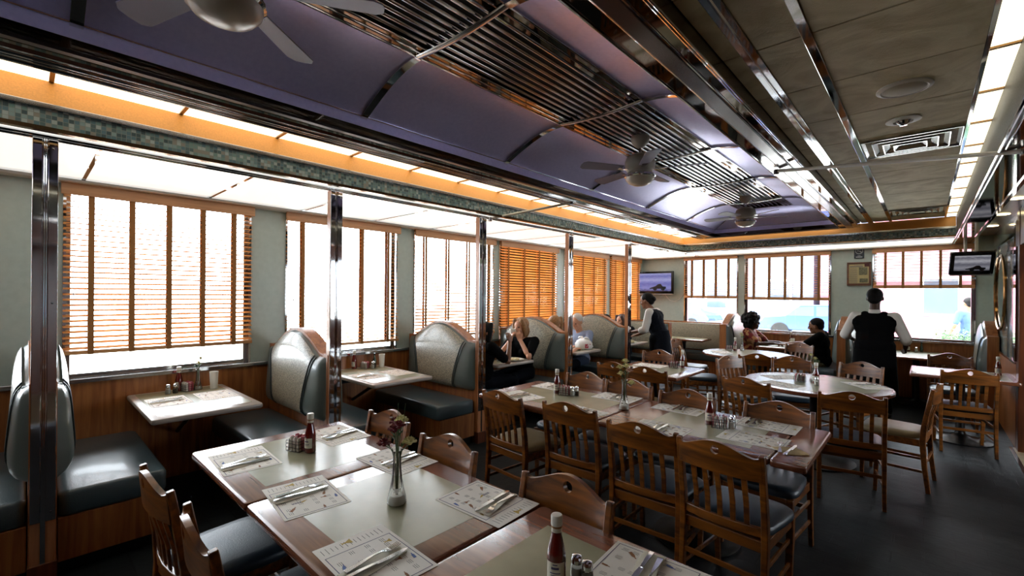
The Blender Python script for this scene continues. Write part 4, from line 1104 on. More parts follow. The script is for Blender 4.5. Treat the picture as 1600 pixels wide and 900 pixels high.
def make_vase(kind):
    t = thing('flower_vase', 'vase', 'vase')
    prof = [(.028, 0), (.0315, .004), (.031, .018), (.023, .05), (.0165, .085), (.0135, .12), (.0130, .155), (.0165, .170), (.020, .176)]
    MB().lathe(prof + [(.0185, .176), (.0145, .168), (.0115, .155), (.0115, .12), (.014, .085), (.018, .055), (.002, .030)], n=16, cap=False).build('glass_body', M['glass'], t, 25)
    MB().lathe([(.026, .002), (.0285, .006), (.027, .02), (.019, .028), (.002, .029)], n=16).build('glass_base', M['salt'], t, 40)
    r = random.Random(len(kind)); mb = MB(); lf = MB(); heads = []
    spec = {'red': [('flower_red', -.036, .02, .255), ('flower_red', .022, -.01, .262), ('flower_red', -.016, .0, .240), ('flower_red', -.030, -.03, .198), ('flower_yellow', .052, .012, .212), ('flower_yellow', -.006, .02, .268)],
            'yellow': [('flower_yellow', -.03, .0, .250), ('flower_yellow', .0, .01, .290), ('flower_pink', .038, -.01, .240), ('flower_yellow', -.012, -.02, .215), ('flower_yellow', .015, .0, .262), ('flower_yellow', .058, -.02, .170)],
            'thin': [('flower_yellow', .02, .0, .235), ('flower_yellow', -.01, .02, .27), ('stem', .03, -.02, .21)]}[kind]
    for m_, x, y, z in spec:
        mb.tube([(x * .05, y * .05, .03), (x * .15, y * .15, .13), (x * .35, y * .35, .175), (x, y, z - .008)], .0016, 6)
        for q in range(3):
            a = r.uniform(0, 2 * PI); f = .55 + .4 * r.random(); b = Vector((x * f * .6, y * f * .6, .175 + (z - .19) * f)); e = b + Vector((math.cos(a) * .022, math.sin(a) * .022, .018))
            lf.add([tuple(b), tuple(b.lerp(e, .5) + Vector((-math.sin(a), math.cos(a), 0)) * .005), tuple(e), tuple(b.lerp(e, .5) - Vector((-math.sin(a), math.cos(a), 0)) * .005), tuple(b + Vector((0, 0, -.0015)))], [(0, 1, 2, 3), (0, 4, 1), (0, 3, 4)])
    if kind == 'red':
        for x, y in ((.004, .0), (.03, .01)): mb.tube([(0, 0, .1), (x * .6, y, .25), (x, y, .33)], .0008, 5)
    mb.build('stems', M['stem'], t, 40); lf.build('leaves', M['leaf'], t, 0)
    for m_, x, y, z in spec:
        fb_ = MB(); R = .023
        for ring_, (n_, rr, dz) in enumerate(((9, 1.0, -.004), (8, .72, .004), (6, .42, .010))):
            for k in range(n_):
                a = 2 * PI * k / n_ + ring_ * .4 + r.uniform(-.1, .1); ca, sa = math.cos(a), math.sin(a); rad = R * rr
                c = Vector((x, y, z)); o1 = Vector((ca, sa, 0)); p1 = Vector((-sa, ca, 0))
                fb_.add([tuple(c), tuple(c + o1 * rad * .6 + p1 * rad * .35 + Vector((0, 0, dz + .003))), tuple(c + o1 * rad + p1 * rad * .30 + Vector((0, 0, dz + r.uniform(0, .005)))), tuple(c + o1 * rad * 1.05 + Vector((0, 0, dz + .006))),
                         tuple(c + o1 * rad - p1 * rad * .30 + Vector((0, 0, dz + r.uniform(0, .005)))), tuple(c + o1 * rad * .6 - p1 * rad * .35 + Vector((0, 0, dz + .003)))], [(0, 1, 2, 3), (0, 3, 4, 5)])
        fb_.ell((x, y, z - .003), (.009, .009, .009), 8, 5)
        fb_.build('blossom', M[m_], t, 0)
    return t
ket, salt, pep, cad = Proto(make_ketchup()), Proto(make_shaker('salt')), Proto(make_shaker('pepper')), Proto(make_caddy())
vred = make_vase('red'); vred.scale = (1.25,) * 3; vred.location = (-1.585, 1.04, TZ); tag(vred, 'ribbed glass bud vase with dark red carnations on the front table', 'vase')
vy = make_vase('yellow'); vy.scale = (1.25,) * 3; vy.location = (-1.665, 3.07, TZ); tag(vy, 'glass bud vase with yellow and pink flowers on the middle table', 'vase')
vt = Proto(make_vase('thin'))
vt.put((-4.70, 1.05, TZ), 0, 'glass vase with thin stems on the glaring booth table', 'thin flower vases')
vt.put((-.83, 5.42, TZ), 1, 'glass vase with yellow flowers on the nearer round table', 'thin flower vases')
vt.put((-2.12, 7.68, TZ), 2, 'glass bud vase on the farther round table', 'thin flower vases')
def K(x, y, rz, l, z=TZ): ket.put((x, y, z), rz, l, 'ketchup bottles')
K(-2.435, 1.055, .4, 'red ketchup bottle beside the sugar caddy on the front table'); K(-.80, 1.075, .5, 'large red ketchup bottle at the bottom edge of the view')
K(-2.36, 3.16, .3, 'ketchup bottle at the left of the middle table'); K(-1.06, 3.12, .3, 'ketchup bottle at the right of the middle table')
K(-4.76, 2.55, .2, 'ketchup bottle on the second booth table'); K(-4.74, .92, .2, 'ketchup bottle against the bright first window'); K(-2.13, 5.34, 0, 'ketchup bottle on the square table')
K(-.79, 5.30, 0, 'ketchup bottle beside the vase on the nearer round table'); K(-2.20, 7.60, 0, 'ketchup bottle on the farther round table'); K(.60, 7.35, 0, 'ketchup bottle on the table by the right wall')
K(-1.80, 9.5, 0, 'red bottle on the window booth table between the two seated diners'); K(-.20, 9.55, 0, 'red bottle on the window booth table beside the waiter')
def Cd(x, y, rz, l): cad.put((x, y, TZ), rz, l, 'sugar caddies')
Cd(-2.515, 1.02, .35, 'wire sugar caddy left of the front ketchup bottle'); Cd(-2.275, 3.15, .3, 'sugar caddy at the left of the middle table'); Cd(-.985, 3.085, .3, 'sugar caddy at the right of the middle table')
Cd(-4.70, .97, .3, 'pink and red sugar caddy on the glaring booth table'); Cd(-4.70, 2.65, .3, 'sugar caddy on the second booth table'); Cd(-2.20, 5.24, .3, 'sugar caddy on the square table')
Cd(-.93, 5.33, .4, 'red sugar caddy on the nearer round table'); Cd(-2.28, 7.55, .3, 'sugar caddy on the farther round table')
def Sh(p, x, y, l): p.put((x, y, TZ), 0, l, 'salt and pepper shakers')
Sh(salt, -2.205, 3.165, 'salt shaker beside the caddy at the left of the middle table'); Sh(pep, -2.185, 3.205, 'pepper shaker behind the salt at the left of the middle table')
Sh(salt, -.915, 3.10, 'salt shaker beside the right-hand caddy of the middle table'); Sh(pep, -.925, 3.155, 'pepper shaker behind the salt at the right of the middle table')
Sh(salt, -.765, 1.13, 'salt shaker touching the large ketchup bottle at the view bottom'); Sh(pep, -.725, 1.125, 'pepper shaker nearest the placemat at the view bottom')
Sh(salt, -4.66, .83, 'salt shaker glowing on the booth table under the first window'); Sh(pep, -4.66, .88, 'pepper shaker on the booth table under the first window')
Sh(salt, -4.62, 2.70, 'salt shaker on the second booth table'); Sh(pep, -4.66, 2.74, 'pepper shaker on the second booth table')
Sh(salt, -.77, 5.20, 'salt shaker on the nearer round table'); Sh(salt, -.10, 9.5, 'salt shaker by the window beside the waiter'); Sh(salt, -4.55, 4.38, 'salt shaker on the table of the blond woman')
def bottle_green(x, y, l):
    t = thing('sauce_bottle', l, 'bottle', (x, y, TZ), 0, 'green sauce bottles')
    MB().lathe([(.020, 0), (.021, .004), (.021, .08), (.012, .105), (.009, .13), (.009, .145)], n=20).build('glass_body', M['hot_green'], t, 40); MB().lathe([(.011, .14), (.011, .16), (.002, .161)], n=14).build('cap', M['plastic_black'], t, 40)
bottle_green(-4.72, 2.78, 'green sauce bottle on the second booth table'); bottle_green(-.04, 9.6, 'dark green bottle by the window beside the waiter')
def tumbler(x, y, l, m='glass', h=.13, r=.034, z=TZ, drink=None):
    t = thing('drinking_glass', l, 'glass', (x, y, z), 0, 'drinking glasses')
    MB().lathe([(r * .8, 0), (r * .82, .004), (r, h), (r * .94, h), (r * .76, .01), (.002, .008)], n=20, cap=False).build('glass_body', M[m], t, 40)
    if drink: MB().lathe([(r * .74, .011), (r * .84, h * .6), (.002, h * .6)], n=18).build('drink', M[drink], t, 40)
    return t
tumbler(-4.66, 1.16, 'tall pale glass against the bright first window', 'salt', .15); tumbler(-4.66, 2.84, 'tall white glass on the second booth table', 'salt', .15)
tl = tumbler(-3.98, 4.10, 'glass of cola with a straw before the blond woman', drink='cola')
MB().tube([(0, .0, .02), (.012, .0, .20)], .003, 6).build('straw', M['cap_white'], tl)
tumbler(-4.36, 4.30, 'glass of water beside the plates of the blond woman'); tumbler(-4.40, 5.80, 'small white cup beside the white plastic bag', 'salt', .07, .03)
tumbler(-1.75, 9.35, 'pale glass on the window booth table between the two diners', 'salt', .11)
def plate(x, y, z, r, l, food='food_brown', food_h=.045, fr=.5):
    t = thing('dinner_plate', l, 'plate', (x, y, z), 0, 'plates of food')
    MB().lathe([(r * .6, 0), (r * .65, .003), (r, .018), (r, .021), (r * .62, .008), (.002, .007)], n=36).build('china_plate', M['china'], t, 40)
    mb = MB(); rr = random.Random(int(x * -100) + 3)
    for i in range(5): mb.ell((rr.uniform(-r * .3, r * .3), rr.uniform(-r * .3, r * .3), .010 + food_h * .35), (r * fr * .6, r * fr * .5, food_h * .6), 10, 6)
    mb.build('food', M[food], t, 60)
plate(-4.18, 4.28, TZ, .11, 'plate with toasted sandwich before the blond woman', 'food_brown', .07)
plate(-3.92, 4.32, TZ, .13, 'wide white oval plate at the table edge before the blond woman', 'food_pale', .025)
plate(-1.68, 9.05, TZ, .12, 'white plate on the window booth table before the man in black', 'food_pale', .03)
t = thing('plastic_bag', 'knotted white plastic bag with red print on the booth table', 'bag', (-3.98, 6.02, TZ)); t.scale = (1.0, 1.0, .92)
mb = MB(); rb = random.Random(8); rings = []
for z, r in ((0, .10), (.01, .118), (.05, .128), (.10, .120), (.14, .098), (.165, .070), (.18, .045)):
    rings.append([(r * 1.15 * math.cos(2 * PI * k / 22) * (1 + .13 * math.sin(k * 2.6 + z * 60)), r * .8 * math.sin(2 * PI * k / 22) * (1 + .13 * math.cos(k * 2.1 + z * 45)), z + rb.uniform(0, .006)) for k in range(22)])
mb.loft(rings)
mb.tube([(-.01, 0, .17), (-.05, .01, .205), (-.085, .0, .20), (-.10, -.01, .175)], [.022, .030, .024, .008], 9, flat=.6); mb.tube([(.01, 0, .17), (.045, -.01, .20), (.08, .01, .185), (.095, .02, .165)], [.022, .028, .020, .008], 9, flat=.6)
mb.build('bag_body', M['bag'], t, 60)
mb = MB(); mb.grid(lambda u, v: (.125 * math.cos(-.9 + u * .9) * 1.09, .125 * .8 * math.sin(-.9 + u * .9) * 1.1 - .004, .03 + .07 * v), 8, 3); mb.build('print', M['bag_print'], t, 60)

# ---- fans
def make_fan():
    t = thing('ceiling_fan', 'fan', 'fan')              # origin at the ceiling, z 2.97
    MB().lathe([(.035, 0), (.075, -.002), (.080, -.02), (.065, -.06), (.035, -.09), (.016, -.098)], n=28).build('canopy', M['fan_grey'], t, 40)
    MB().tube([(0, 0, -.09), (0, 0, -.17)], .011, 12).build('downrod', M['steel'], t)
    MB().lathe([(.02, -.145), (.07, -.155), (.115, -.185), (.125, -.22), (.122, -.275), (.10, -.300), (.105, -.31), (.105, -.325)], n=32).build('motor_housing', M['fan_grey'], t, 40)
    for k in range(5):
        a = 2 * PI * k / 5 + .35
        mb = MB(); mb.T = Matrix.Rotation(a, 4, 'Z'); mb.barpath([(.10, 0, -.285), (.16, 0, -.290), (.20, 0, -.285)], [.03, .022, .05], .004, (0, 1, 0)); iron = mb.build('blade_iron', M['steel'], t, 0)
        mb = MB(); mb.T = Matrix.Rotation(a, 4, 'Z') @ Matrix.Translation((0, 0, -.280)) @ Matrix.Rotation(.2, 4, 'X')
        mb.prism([(.17, -.045), (.50, -.062), (.53, -.04), (.535, 0), (.53, .04), (.50, .062), (.17, .045)], lambda u, v, q: (u, v, q), -.003, .003); mb.build('blade', M['fan_blade'], t, 0, bevel=.001)
    MB().lathe([(.105, -.325), (.128, -.330), (.130, -.345), (.122, -.352)], n=36).build('bowl_ring', M['chrome'], t, 40)
    MB().lathe([(.122, -.348), (.118, -.368), (.095, -.395), (.055, -.412), (.002, -.417)], n=36).build('glass_bowl', M['bowl'], t, 50)
    return t
fan = Proto(make_fan())
fan.put((-1.80, .47, 2.972), .65, 'ceiling fan cut off at the top edge of the view', 'ceiling fans')
fan.put((-1.80, 3.56, 2.972), 0, 'ceiling fan in the middle of the slatted chrome spine', 'ceiling fans')
fan.put((-1.80, 6.62, 2.972), .3, 'farthest ceiling fan above the far windows', 'ceiling fans')

# ---- televisions, sign, framed clipping, mirror
def tv(name_label, loc, rz, w, h, tiltx, seedm, mount):
    t = thing('television', name_label, 'television', loc, rz)
    R = Matrix.Rotation(tiltx, 4, 'X')
    def B(): m_ = MB(); m_.T = R; return m_
    mb = B(); mb.rbox(-w / 2, w / 2, -.03, .03, -h / 2, h / 2, .012); mb.build('casing', M['tv_case'], t, 40)
    mb = B(); mb.box(-w / 2 + .01, w / 2 - .01, -.034, .02, -h / 2 - .012, -h / 2 + .004); mb.build('lower_trim', M['tv_bezel_low'], t, 0)
    m_, nt, b = new_mat('television picture'); N = nt.nodes; L = nt.links
    tc = N.new('ShaderNodeTexCoord'); sp = N.new('ShaderNodeSeparateXYZ'); L.new(tc.outputs['Generated'], sp.inputs[0])
    r = N.new('ShaderNodeValToRGB'); e = r.color_ramp.elements
    cols = seedm
    e[0].position = 0; e[0].color = lin(cols[0]); e[1].position = 1; e[1].color = lin(cols[3])
    for p_, c_ in ((.18, cols[1]), (.42, cols[2]), (.55, cols[1]), (.62, cols[3]), (.85, cols[2])):
        k = e.new(p_); k.color = lin(c_)
    n = N.new('ShaderNodeTexNoise'); n.inputs['Scale'].default_value = 9; n.inputs['Detail'].default_value = 6
    mp = N.new('ShaderNodeMapping'); mp.inputs['Scale'].default_value = (1, 1, 4); L.new(tc.outputs['Generated'], mp.inputs[0]); L.new(mp.outputs[0], n.inputs['Vector'])
    ad = N.new('ShaderNodeMath'); ad.operation = 'MULTIPLY_ADD'; ad.inputs[1].default_value = .35; L.new(n.outputs['Fac'], ad.inputs[0]); L.new(sp.outputs[2], ad.inputs[2])
    sb = N.new('ShaderNodeMath'); sb.operation = 'SUBTRACT'; sb.inputs[1].default_value = .17; L.new(ad.outputs[0], sb.inputs[0]); L.new(sb.outputs[0], r.inputs[0])
    L.new(r.outputs[0], b.inputs['Emission Color']); b.inputs['Emission Strength'].default_value = .6; b.inputs['Base Color'].default_value = (.01, .01, .012, 1); b.inputs['Roughness'].default_value = .2
    mb = B(); mb.box(-w / 2 + .045, w / 2 - .045, -.033, -.031, -h / 2 + .06, h / 2 - .045); scr = mb.build('screen', m_, t, 0)
    mb = B(); y0, y1 = -.0345, -.0335; cx, cz = w * .12, -h * .20; s = w * .20
    mb.prism([(cx - 1.3 * s, cz - .12 * s), (cx - .5 * s, cz + .12 * s), (cx - .1 * s, cz + .40 * s), (cx + .25 * s, cz + .42 * s), (cx + .5 * s, cz + .10 * s), (cx + .95 * s, cz + .05 * s), (cx + .95 * s, cz - .22 * s), (cx - 1.3 * s, cz - .22 * s)], lambda u, v, q: (u, q, v), y0, y1)
    for ox in (-.55, .55): mb.prism([(cx + ox * s + .28 * s * math.cos(k * PI / 6), cz - .20 * s + .28 * s * math.sin(k * PI / 6)) for k in range(12)], lambda u, v, q: (u, q, v), y0 - .001, y1)
    mb.build('racing_car_picture', mat('car picture', '#10131c', .4), scr, 0)
    mb = MB()
    for p, q in mount: mb.tube([p, q], .018, 10)
    mb.build('mount', M['cap_white'] if len(mount) == 2 else M['tv_case'], t)
tv('wall television with a purple-blue racing picture in the far left corner', (-4.46, 9.60, 1.905), 0, .84, .50, 0, ('#3a3f66', '#8b8fd0', '#6a70b8', '#a9aee0'), [((0, .02, 0), (0, .16, 0)), ((-.1, .02, 0), (-.1, .15, 0))])
tv('tilted television hanging from the ceiling beside the far right window', (.46, 8.78, 2.10), .15, .44, .32, .38, ('#4a4a52', '#8a8a94', '#5a5a66', '#a9a9b0'), [((-.05, .05, .10), (-.05, .06, .36)), ((.06, .05, .10), (.06, .06, .36))])
t = thing('cable', 'thin white cable drooping along the far wall below the television', 'cable', (-4.3, 9.745, 1.60))
MB().tube([(0, 0, .05), (.05, 0, -.02), (.12, 0, -.09), (.22, 0, -.11), (.32, 0, -.07), (.40, 0, .03), (.44, 0, .10)], .006, 6).build('cord', M['cap_white'], t)
MB().rbox(-.05, .03, -.012, .012, .03, .09, .005).build('wall_socket', M['cap_white'], t)
t = thing('no_smoking_sign', 'small dark no-smoking sign on the far wall above the framed clipping', 'sign', (-.845, 9.745, 2.385))
MB().rbox(-.068, .068, -.004, .004, -.10, .10, .003).build('plate', M['sign_navy'], t, 0)
mb = MB(); mb.T = Matrix.Translation((0, -.005, .03)) @ Matrix.Rotation(PI / 2, 4, 'X')
mb.loft([[(r * math.cos(2 * PI * k / 32), r * math.sin(2 * PI * k / 32), z) for k in range(32)] for r, z in ((.045, 0), (.055, 0), (.055, .002), (.045, .002), (.045, 0))], cap=False)
mb.T = Matrix.Translation((0, -.006, .03)) @ Matrix.Rotation(.7, 4, 'Y'); mb.box(-.048, .048, -.001, .001, -.005, .005)
mb.T = Matrix.Translation((0, -.006, .03)); mb.box(-.032, .02, -.001, .001, -.006, .004); mb.box(.023, .032, -.001, .001, -.006, .004)
mb.T = Matrix.Translation((0, -.006, 0)); mb.box(-.045, .045, -.001, .001, -.082, -.068); mb.box(-.02, .02, -.001, .001, -.056, -.050)
mb.build('white_print', M['sign_print'], t, 0)
t = thing('framed_clipping', 'framed yellowed newspaper clipping on the far wall above the waiter', 'picture', (-.845, 9.735, 2.02))
mb = MB(); w, h = .165, .20
for a in ((-w, -w + .022, -h, h), (w - .022, w, -h, h), (-w, w, -h, -h + .022), (-w, w, h - .022, h)): mb.box(a[0], a[1], -.012, .018, a[2], a[3])
mb.build('frame', M['gold_frame'], t, 0, bevel=.003)
MB().box(-w + .01, w - .01, .0, .018, -h + .01, h - .01).build('mount', M['plaque'], t, 0)
sh = MB(); sh.box(-.138, .075, -.003, 0, -.165, .165); sh.box(.075, .135, -.003, 0, -.165, .12); clip = sh.build('newsprint', M['newsprint'], t, 0)
mb = MB(); mb.box(.0, .115, -.005, -.003, -.02, .11); mb.box(.01, .12, -.005, -.003, -.15, -.08); mb.build('photograph', M['photo_grey'], clip, 0)
mb = MB(); mb.box(-.125, .055, -.005, -.003, .115, .135); mb.box(-.07, .05, -.005, -.003, .145, .152)
for q in range(16): mb.box(-.13, -.02, -.005, -.003, .09 - q * .016, .096 - q * .016)
mb.build('printed_lines', M['ink_text'], clip, 0)
t = thing('oval_mirror', 'tall oval mirror in a copper frame on the right wall', 'mirror', (.722, 8.60, 1.70))
mb = MB(); mb.T = Matrix.Rotation(PI / 2, 4, 'Y'); n = 48
mb.loft([[((.50 + r) * math.cos(2 * PI * k / n), (.545 + r) * math.sin(2 * PI * k / n), z) for k in range(n)] for r, z in ((-.03, .0), (-.03, -.015), (-.015, -.026), (0, -.015), (0, .0), (-.03, 0))], cap=False); mb.build('frame', M['bronze'], t, 40)
mb = MB(); mb.T = Matrix.Rotation(PI / 2, 4, 'Y'); mb.lathe([(.002, -.004), (1, -.004), (1, .002)], n=n); mb.v = [(x, y * .52, z * .475) for x, y, z in mb.v]; mb.build('glass', M['chrome'], t, 0)
# ================================================================== PEOPLE
def remesh(o, vox, sm=4):
    m_ = o.modifiers.new('remesh', 'REMESH'); m_.mode = 'VOXEL'; m_.voxel_size = vox; m_.use_smooth_shade = True
    s_ = o.modifiers.new('smooth', 'SMOOTH'); s_.factor = .5; s_.iterations = sm
def limb(mb, pts, rad, n=12):
    """tapered rounded limb through joints"""
    P = [Vector(p) for p in pts]; out = []; rr = []
    for i in range(len(P) - 1):
        for k in range(4):
            t = k / 4; out.append(P[i].lerp(P[i + 1], t)); rr.append(rad[i] + (rad[i + 1] - rad[i]) * t)
    out.append(P[-1]); rr.append(rad[-1])
    mb.tube(out, rr, n)
    for p, r in zip(P, rad): mb.ell(tuple(p), (r, r, r), 10, 7)
def orient(o, c, rot):
    """place head-local geometry"""
    return Matrix.Translation(c) @ rot
def hand(mb, w, d, up, size=1.0, curl=.6, side=1):
    """w wrist, d finger direction, up back-of-hand normal; five separate fingers"""
    w = Vector(w); d = Vector(d).normalized(); up = Vector(up); up = (up - d * up.dot(d)).normalized(); s = d.cross(up) * side
    for k in range(4):
        a = w + d * .01 + s * ((k - 1.5) * .012) * size; b = w + d * .085 * size + s * ((k - 1.5) * .019) * size
        limb(mb, [a, b], [.015 * size, .0125 * size], 8)
        ln = (.068, .078, .074, .058)[k] * size; p = b; ang = 0
        pts = [p]; 
        for seg, f in enumerate((.45, .32, .23)):
            ang += curl * (.6, .9, .7)[seg]; dd = d * math.cos(ang) - up * math.sin(ang); p = p + dd * ln * f; pts.append(p)
        limb(mb, pts, [.0100 * size, .0092 * size, .0085 * size, .0075 * size], 8)
    t0 = w + d * .025 * size - s * .022 * size; dt = (d * .75 - s * .65 - up * .25).normalized(); t1 = t0 + dt * .042 * size; t2 = t1 + (d * .95 - s * .1 - up * .35 * curl).normalized() * .034 * size
    limb(mb, [w + d * .01, t0, t1, t2], [.014 * size, .0145 * size, .0112 * size, .0085 * size], 8)
def person(label, loc, rz, J, skin, hair, hairm, shirt, pants, vest=None, apron=None, sleeve='short', shoes='plastic_black', vox=.0085, female=False, skirt=None, beard=False):
    """J: joints in local space, +y is forward. keys: pelvis chest neck head(look yaw,pitch) shL elL wrL haL(dir) ... hipL knL anL"""
    t = thing('person', label, 'person', loc, rz)
    b = MB(); sh = MB(); pn = MB()
    pel, ch, nk, hd = (Vector(J[k]) for k in ('pelvis', 'chest', 'neck', 'head'))
    yaw, pit = J.get('look', (0, 0)); R = Matrix.Rotation(yaw, 4, 'Z') @ Matrix.Rotation(pit, 4, 'X')
    up = (nk - pel).normalized(); fwd = Vector((0, 1, 0)); tw = Matrix.Rotation(J.get('twist', 0), 4, 'Z')
    q = Vector((0, 0, 1)).rotation_difference(up).to_matrix().to_4x4()
    bw = J.get('width', 1.0)
    def torso(mb, g, zlo=-.10):
        T0 = mb.T
        L = (ch - pel).length
        mb.T = Matrix.Translation(pel) @ q @ tw
        mb.ell((0, 0, .02), (.165 * bw + g, .115 * bw + g, .13 + g)); mb.ell((0, .01, L * .45), (.150 * bw + g, .112 * bw + g, .17 + g)); mb.ell((0, .0, L * .90), (.172 * bw + g, .112 + g, .15 + g))
        mb.ell((0, -.005, L + .05), (.150 * bw + g, .085 + g, .075 + g))
        if female: mb.ell((-.075, .085, L * .82), (.07 + g, .065 + g, .065 + g)); mb.ell((.075, .085, L * .82), (.07 + g, .065 + g, .065 + g))
        mb.T = T0
    torso(b, 0); torso(sh, .014)
    for s in ('L', 'R'):
        S, E_, W = (Vector(J[k + s]) for k in ('sh', 'el', 'wr'))
        limb(b, [S, E_, W], [.052, .038, .026]); limb(b, [ch.lerp(nk, .4), S], [.06, .05])
        hand(b, W, J['hd' + s][0], J['hd' + s][1], J.get('hs', 1.0), J.get('curl' + s, .6), 1 if s == 'R' else -1)
        limb(sh, [ch.lerp(nk, .40), S], [.074 if vest else .085, .064])
        if sleeve == 'short': limb(sh, [S, S.lerp(E_, .75)], [.070, .060])
        elif sleeve == 'rolled': limb(sh, [S, E_, E_.lerp(W, .25)], [.072, .060, .058])
        else: limb(sh, [S, E_, E_.lerp(W, .93)], [.070, .055, .040])
        Hp, Kn, An = (Vector(J[k + s]) for k in ('hp', 'kn', 'an'))
        limb(b, [Hp, Kn, An], [.085, .055, .036]); toe = An + Vector(J.get('toe', (0, 1, 0))) * .14 + Vector((0, 0, -.05))
        limb(b, [An, An + Vector((0, 0, -.04)), toe], [.034, .035, .028])
        limb(pn, [pel + (Hp - pel) * .7, Hp, Kn, An + Vector((0, 0, .02))], [.12, .098, .070, .056])
    limb(b, [nk - up * .05, nk, hd - Vector((0, 0, .05))], [.066, .058, .058])
    # head
    HT = Matrix.Translation(hd) @ R @ Matrix.Scale(1.09, 4)
    b.T = HT
    b.ell((0, -.005, .02), (.076, .095, .095), 20, 13); b.ell((0, .035, -.055), (.052, .056, .058), 16, 10)
    b.ell((0, .045, .035), (.058, .045, .040)); b.ell((0, .090, -.012), (.013, .020, .024), 10, 8); b.ell((0, .100, -.026), (.016, .014, .010), 10, 7)
    b.ell((0, .072, -.062), (.024, .016, .012), 10, 7); b.ell((0, .066, -.098), (.022, .020, .016), 10, 7)
    for s in (-1, 1): b.ell((s * .077, -.004, -.008), (.011, .018, .028), 10, 8); b.ell((s * .036, .068, -.030), (.022, .022, .020), 10, 7)
    b.T = Matrix.Identity(4)
    body = b.build('body', M[skin], t, 0); remesh(body, vox * .8, 2)
    e = MB(); e.T = HT
    for s in (-1, 1): e.ell((s * .030, .083, .006), (.012, .008, .007), 10, 7)
    e.build('eyes', M['eye'], t, 60)
    e = MB(); e.T = HT; e.ell((0, .087, -.060), (.020, .006, .005), 10, 6); e.build('mouth', M['lips'], t, 60)
    so = sh.build('shirt', M[shirt], t, 0); remesh(so, vox, 5)
    po = pn.build('trousers', M[pants], t, 0); remesh(po, vox * 1.2, 5)
    for s in ('L', 'R'):
        An = Vector(J['an' + s]); d = Vector(J.get('toe', (0, 1, 0))).normalized()
        f = MB(); limb(f, [An + Vector((0, 0, -.045)) - d * .03, An + Vector((0, 0, -.055)) + d * .07, An + Vector((0, 0, -.06)) + d * .15], [.045, .044, .034]); fo = f.build('shoe', M[shoes], t, 0); remesh(fo, .012, 3)
    if vest:
        v = MB(); v.T = Matrix.Identity(4); torso(v, .026)
        for s in (-1, 1): limb(v, [ch + up * .0 + Vector((s * .12 * bw, 0, .02)), nk + Vector((s * .10, -.01, -.06))], [.11, .055])
        v.T = Matrix.Identity(4); limb(v, [ch + up * .02 + Vector((-.10, -.02, .06)), ch + up * .09 + Vector((-.10, -.02, .02))], [.05, .04]); limb(v, [ch + up * .02 + Vector((.10, -.02, .06)), ch + up * .09 + Vector((.10, -.02, .02))], [.05, .04])
        vo = v.build('vest', M[vest], t, 0); remesh(vo, vox, 5)
        c_ = MB(); c_.T = Matrix.Translation(nk - up * .015); c_.lathe([(.060, -.02), (.070, -.015), (.062, .03), (.054, .03)], n=20); c_.build('collar', M['cloth_white'], t, 50)
    if apron:
        a = MB(); z0 = apron; n = 24
        rings = []
        for k in range(7):
            f = k / 6; z = pel.z + .10 - (pel.z + .10 - z0) * f; e_ = min(1, .86 + f * 1.2); rx = (.180 * bw + .035 * f) * e_; ry = (.145 + .03 * f) * e_
            rings.append([(pel.x + rx * math.cos(2 * PI * i / n) * (1 + .03 * f * math.sin(i * 2.5)), pel.y + ry * math.sin(2 * PI * i / n), z) for i in range(n)])
        a.loft(rings); a.build('apron', M[skirt or 'cloth_black'], t, 60)
    # hair
    h = MB(); h.T = HT
    if hair == 'short':
        h.ell((0, -.022, .038), (.084, .098, .088), 18, 12); h.ell((0, -.055, -.01), (.072, .055, .065), 14, 9)
    elif hair == 'bob':
        h.ell((0, -.020, .036), (.090, .100, .092), 18, 12); h.ell((0, -.05, -.05), (.088, .066, .10), 14, 9)
        for s in (-1, 1): limb(h, [(s * .055, .052, .085), (s * .080, .03, .01), (s * .085, .012, -.10)], [.028, .030, .026])
    elif hair == 'bun':
        h.ell((0, -.022, .034), (.086, .098, .090), 18, 12); h.ell((0, -.065, -.02), (.065, .05, .06), 14, 9); h.ell((0, -.115, .0), (.04, .035, .04))
    elif hair == 'afro':
        rr = random.Random(1); h.ell((0, -.035, .045), (.135, .135, .125), 22, 14)
        for k in range(70):
            a, c2 = rr.uniform(0, 2 * PI), rr.uniform(-.35, 1); s2 = math.sqrt(1 - c2 * c2)
            x, y, z = .132 * s2 * math.cos(a), -.035 + .132 * s2 * math.sin(a), .045 + .122 * c2
            if y > .06 and z < .05: continue
            h.ell((x, y, z), (.026, .026, .026), 8, 6)
        for s in (-1, 1): h.ell((s * .085, -.03, -.04), (.05, .06, .075))
        h.ell((0, -.09, -.05), (.08, .06, .075))
    ho = h.build('hair', M[hairm], t, 0); remesh(ho, .009, 2)
    return t
def sit(**k):
    J = dict(pelvis=(0, 0, .57), chest=(0, .01, .90), neck=(0, .02, 1.05), head=(0, .045, 1.20), shL=(-.185, 0, 1.00), shR=(.185, 0, 1.00),
             elL=(-.24, .10, .76), elR=(.24, .10, .76), wrL=(-.18, .33, .80), wrR=(.18, .33, .80), hdL=((.2, 1, 0), (0, 0, 1)), hdR=((-.2, 1, 0), (0, 0, 1)),
             hpL=(-.10, .02, .56), hpR=(.10, .02, .56), knL=(-.13, .42, .56), knR=(.13, .42, .56), anL=(-.13, .40, .09), anR=(.13, .40, .09))
    J.update(k); return J
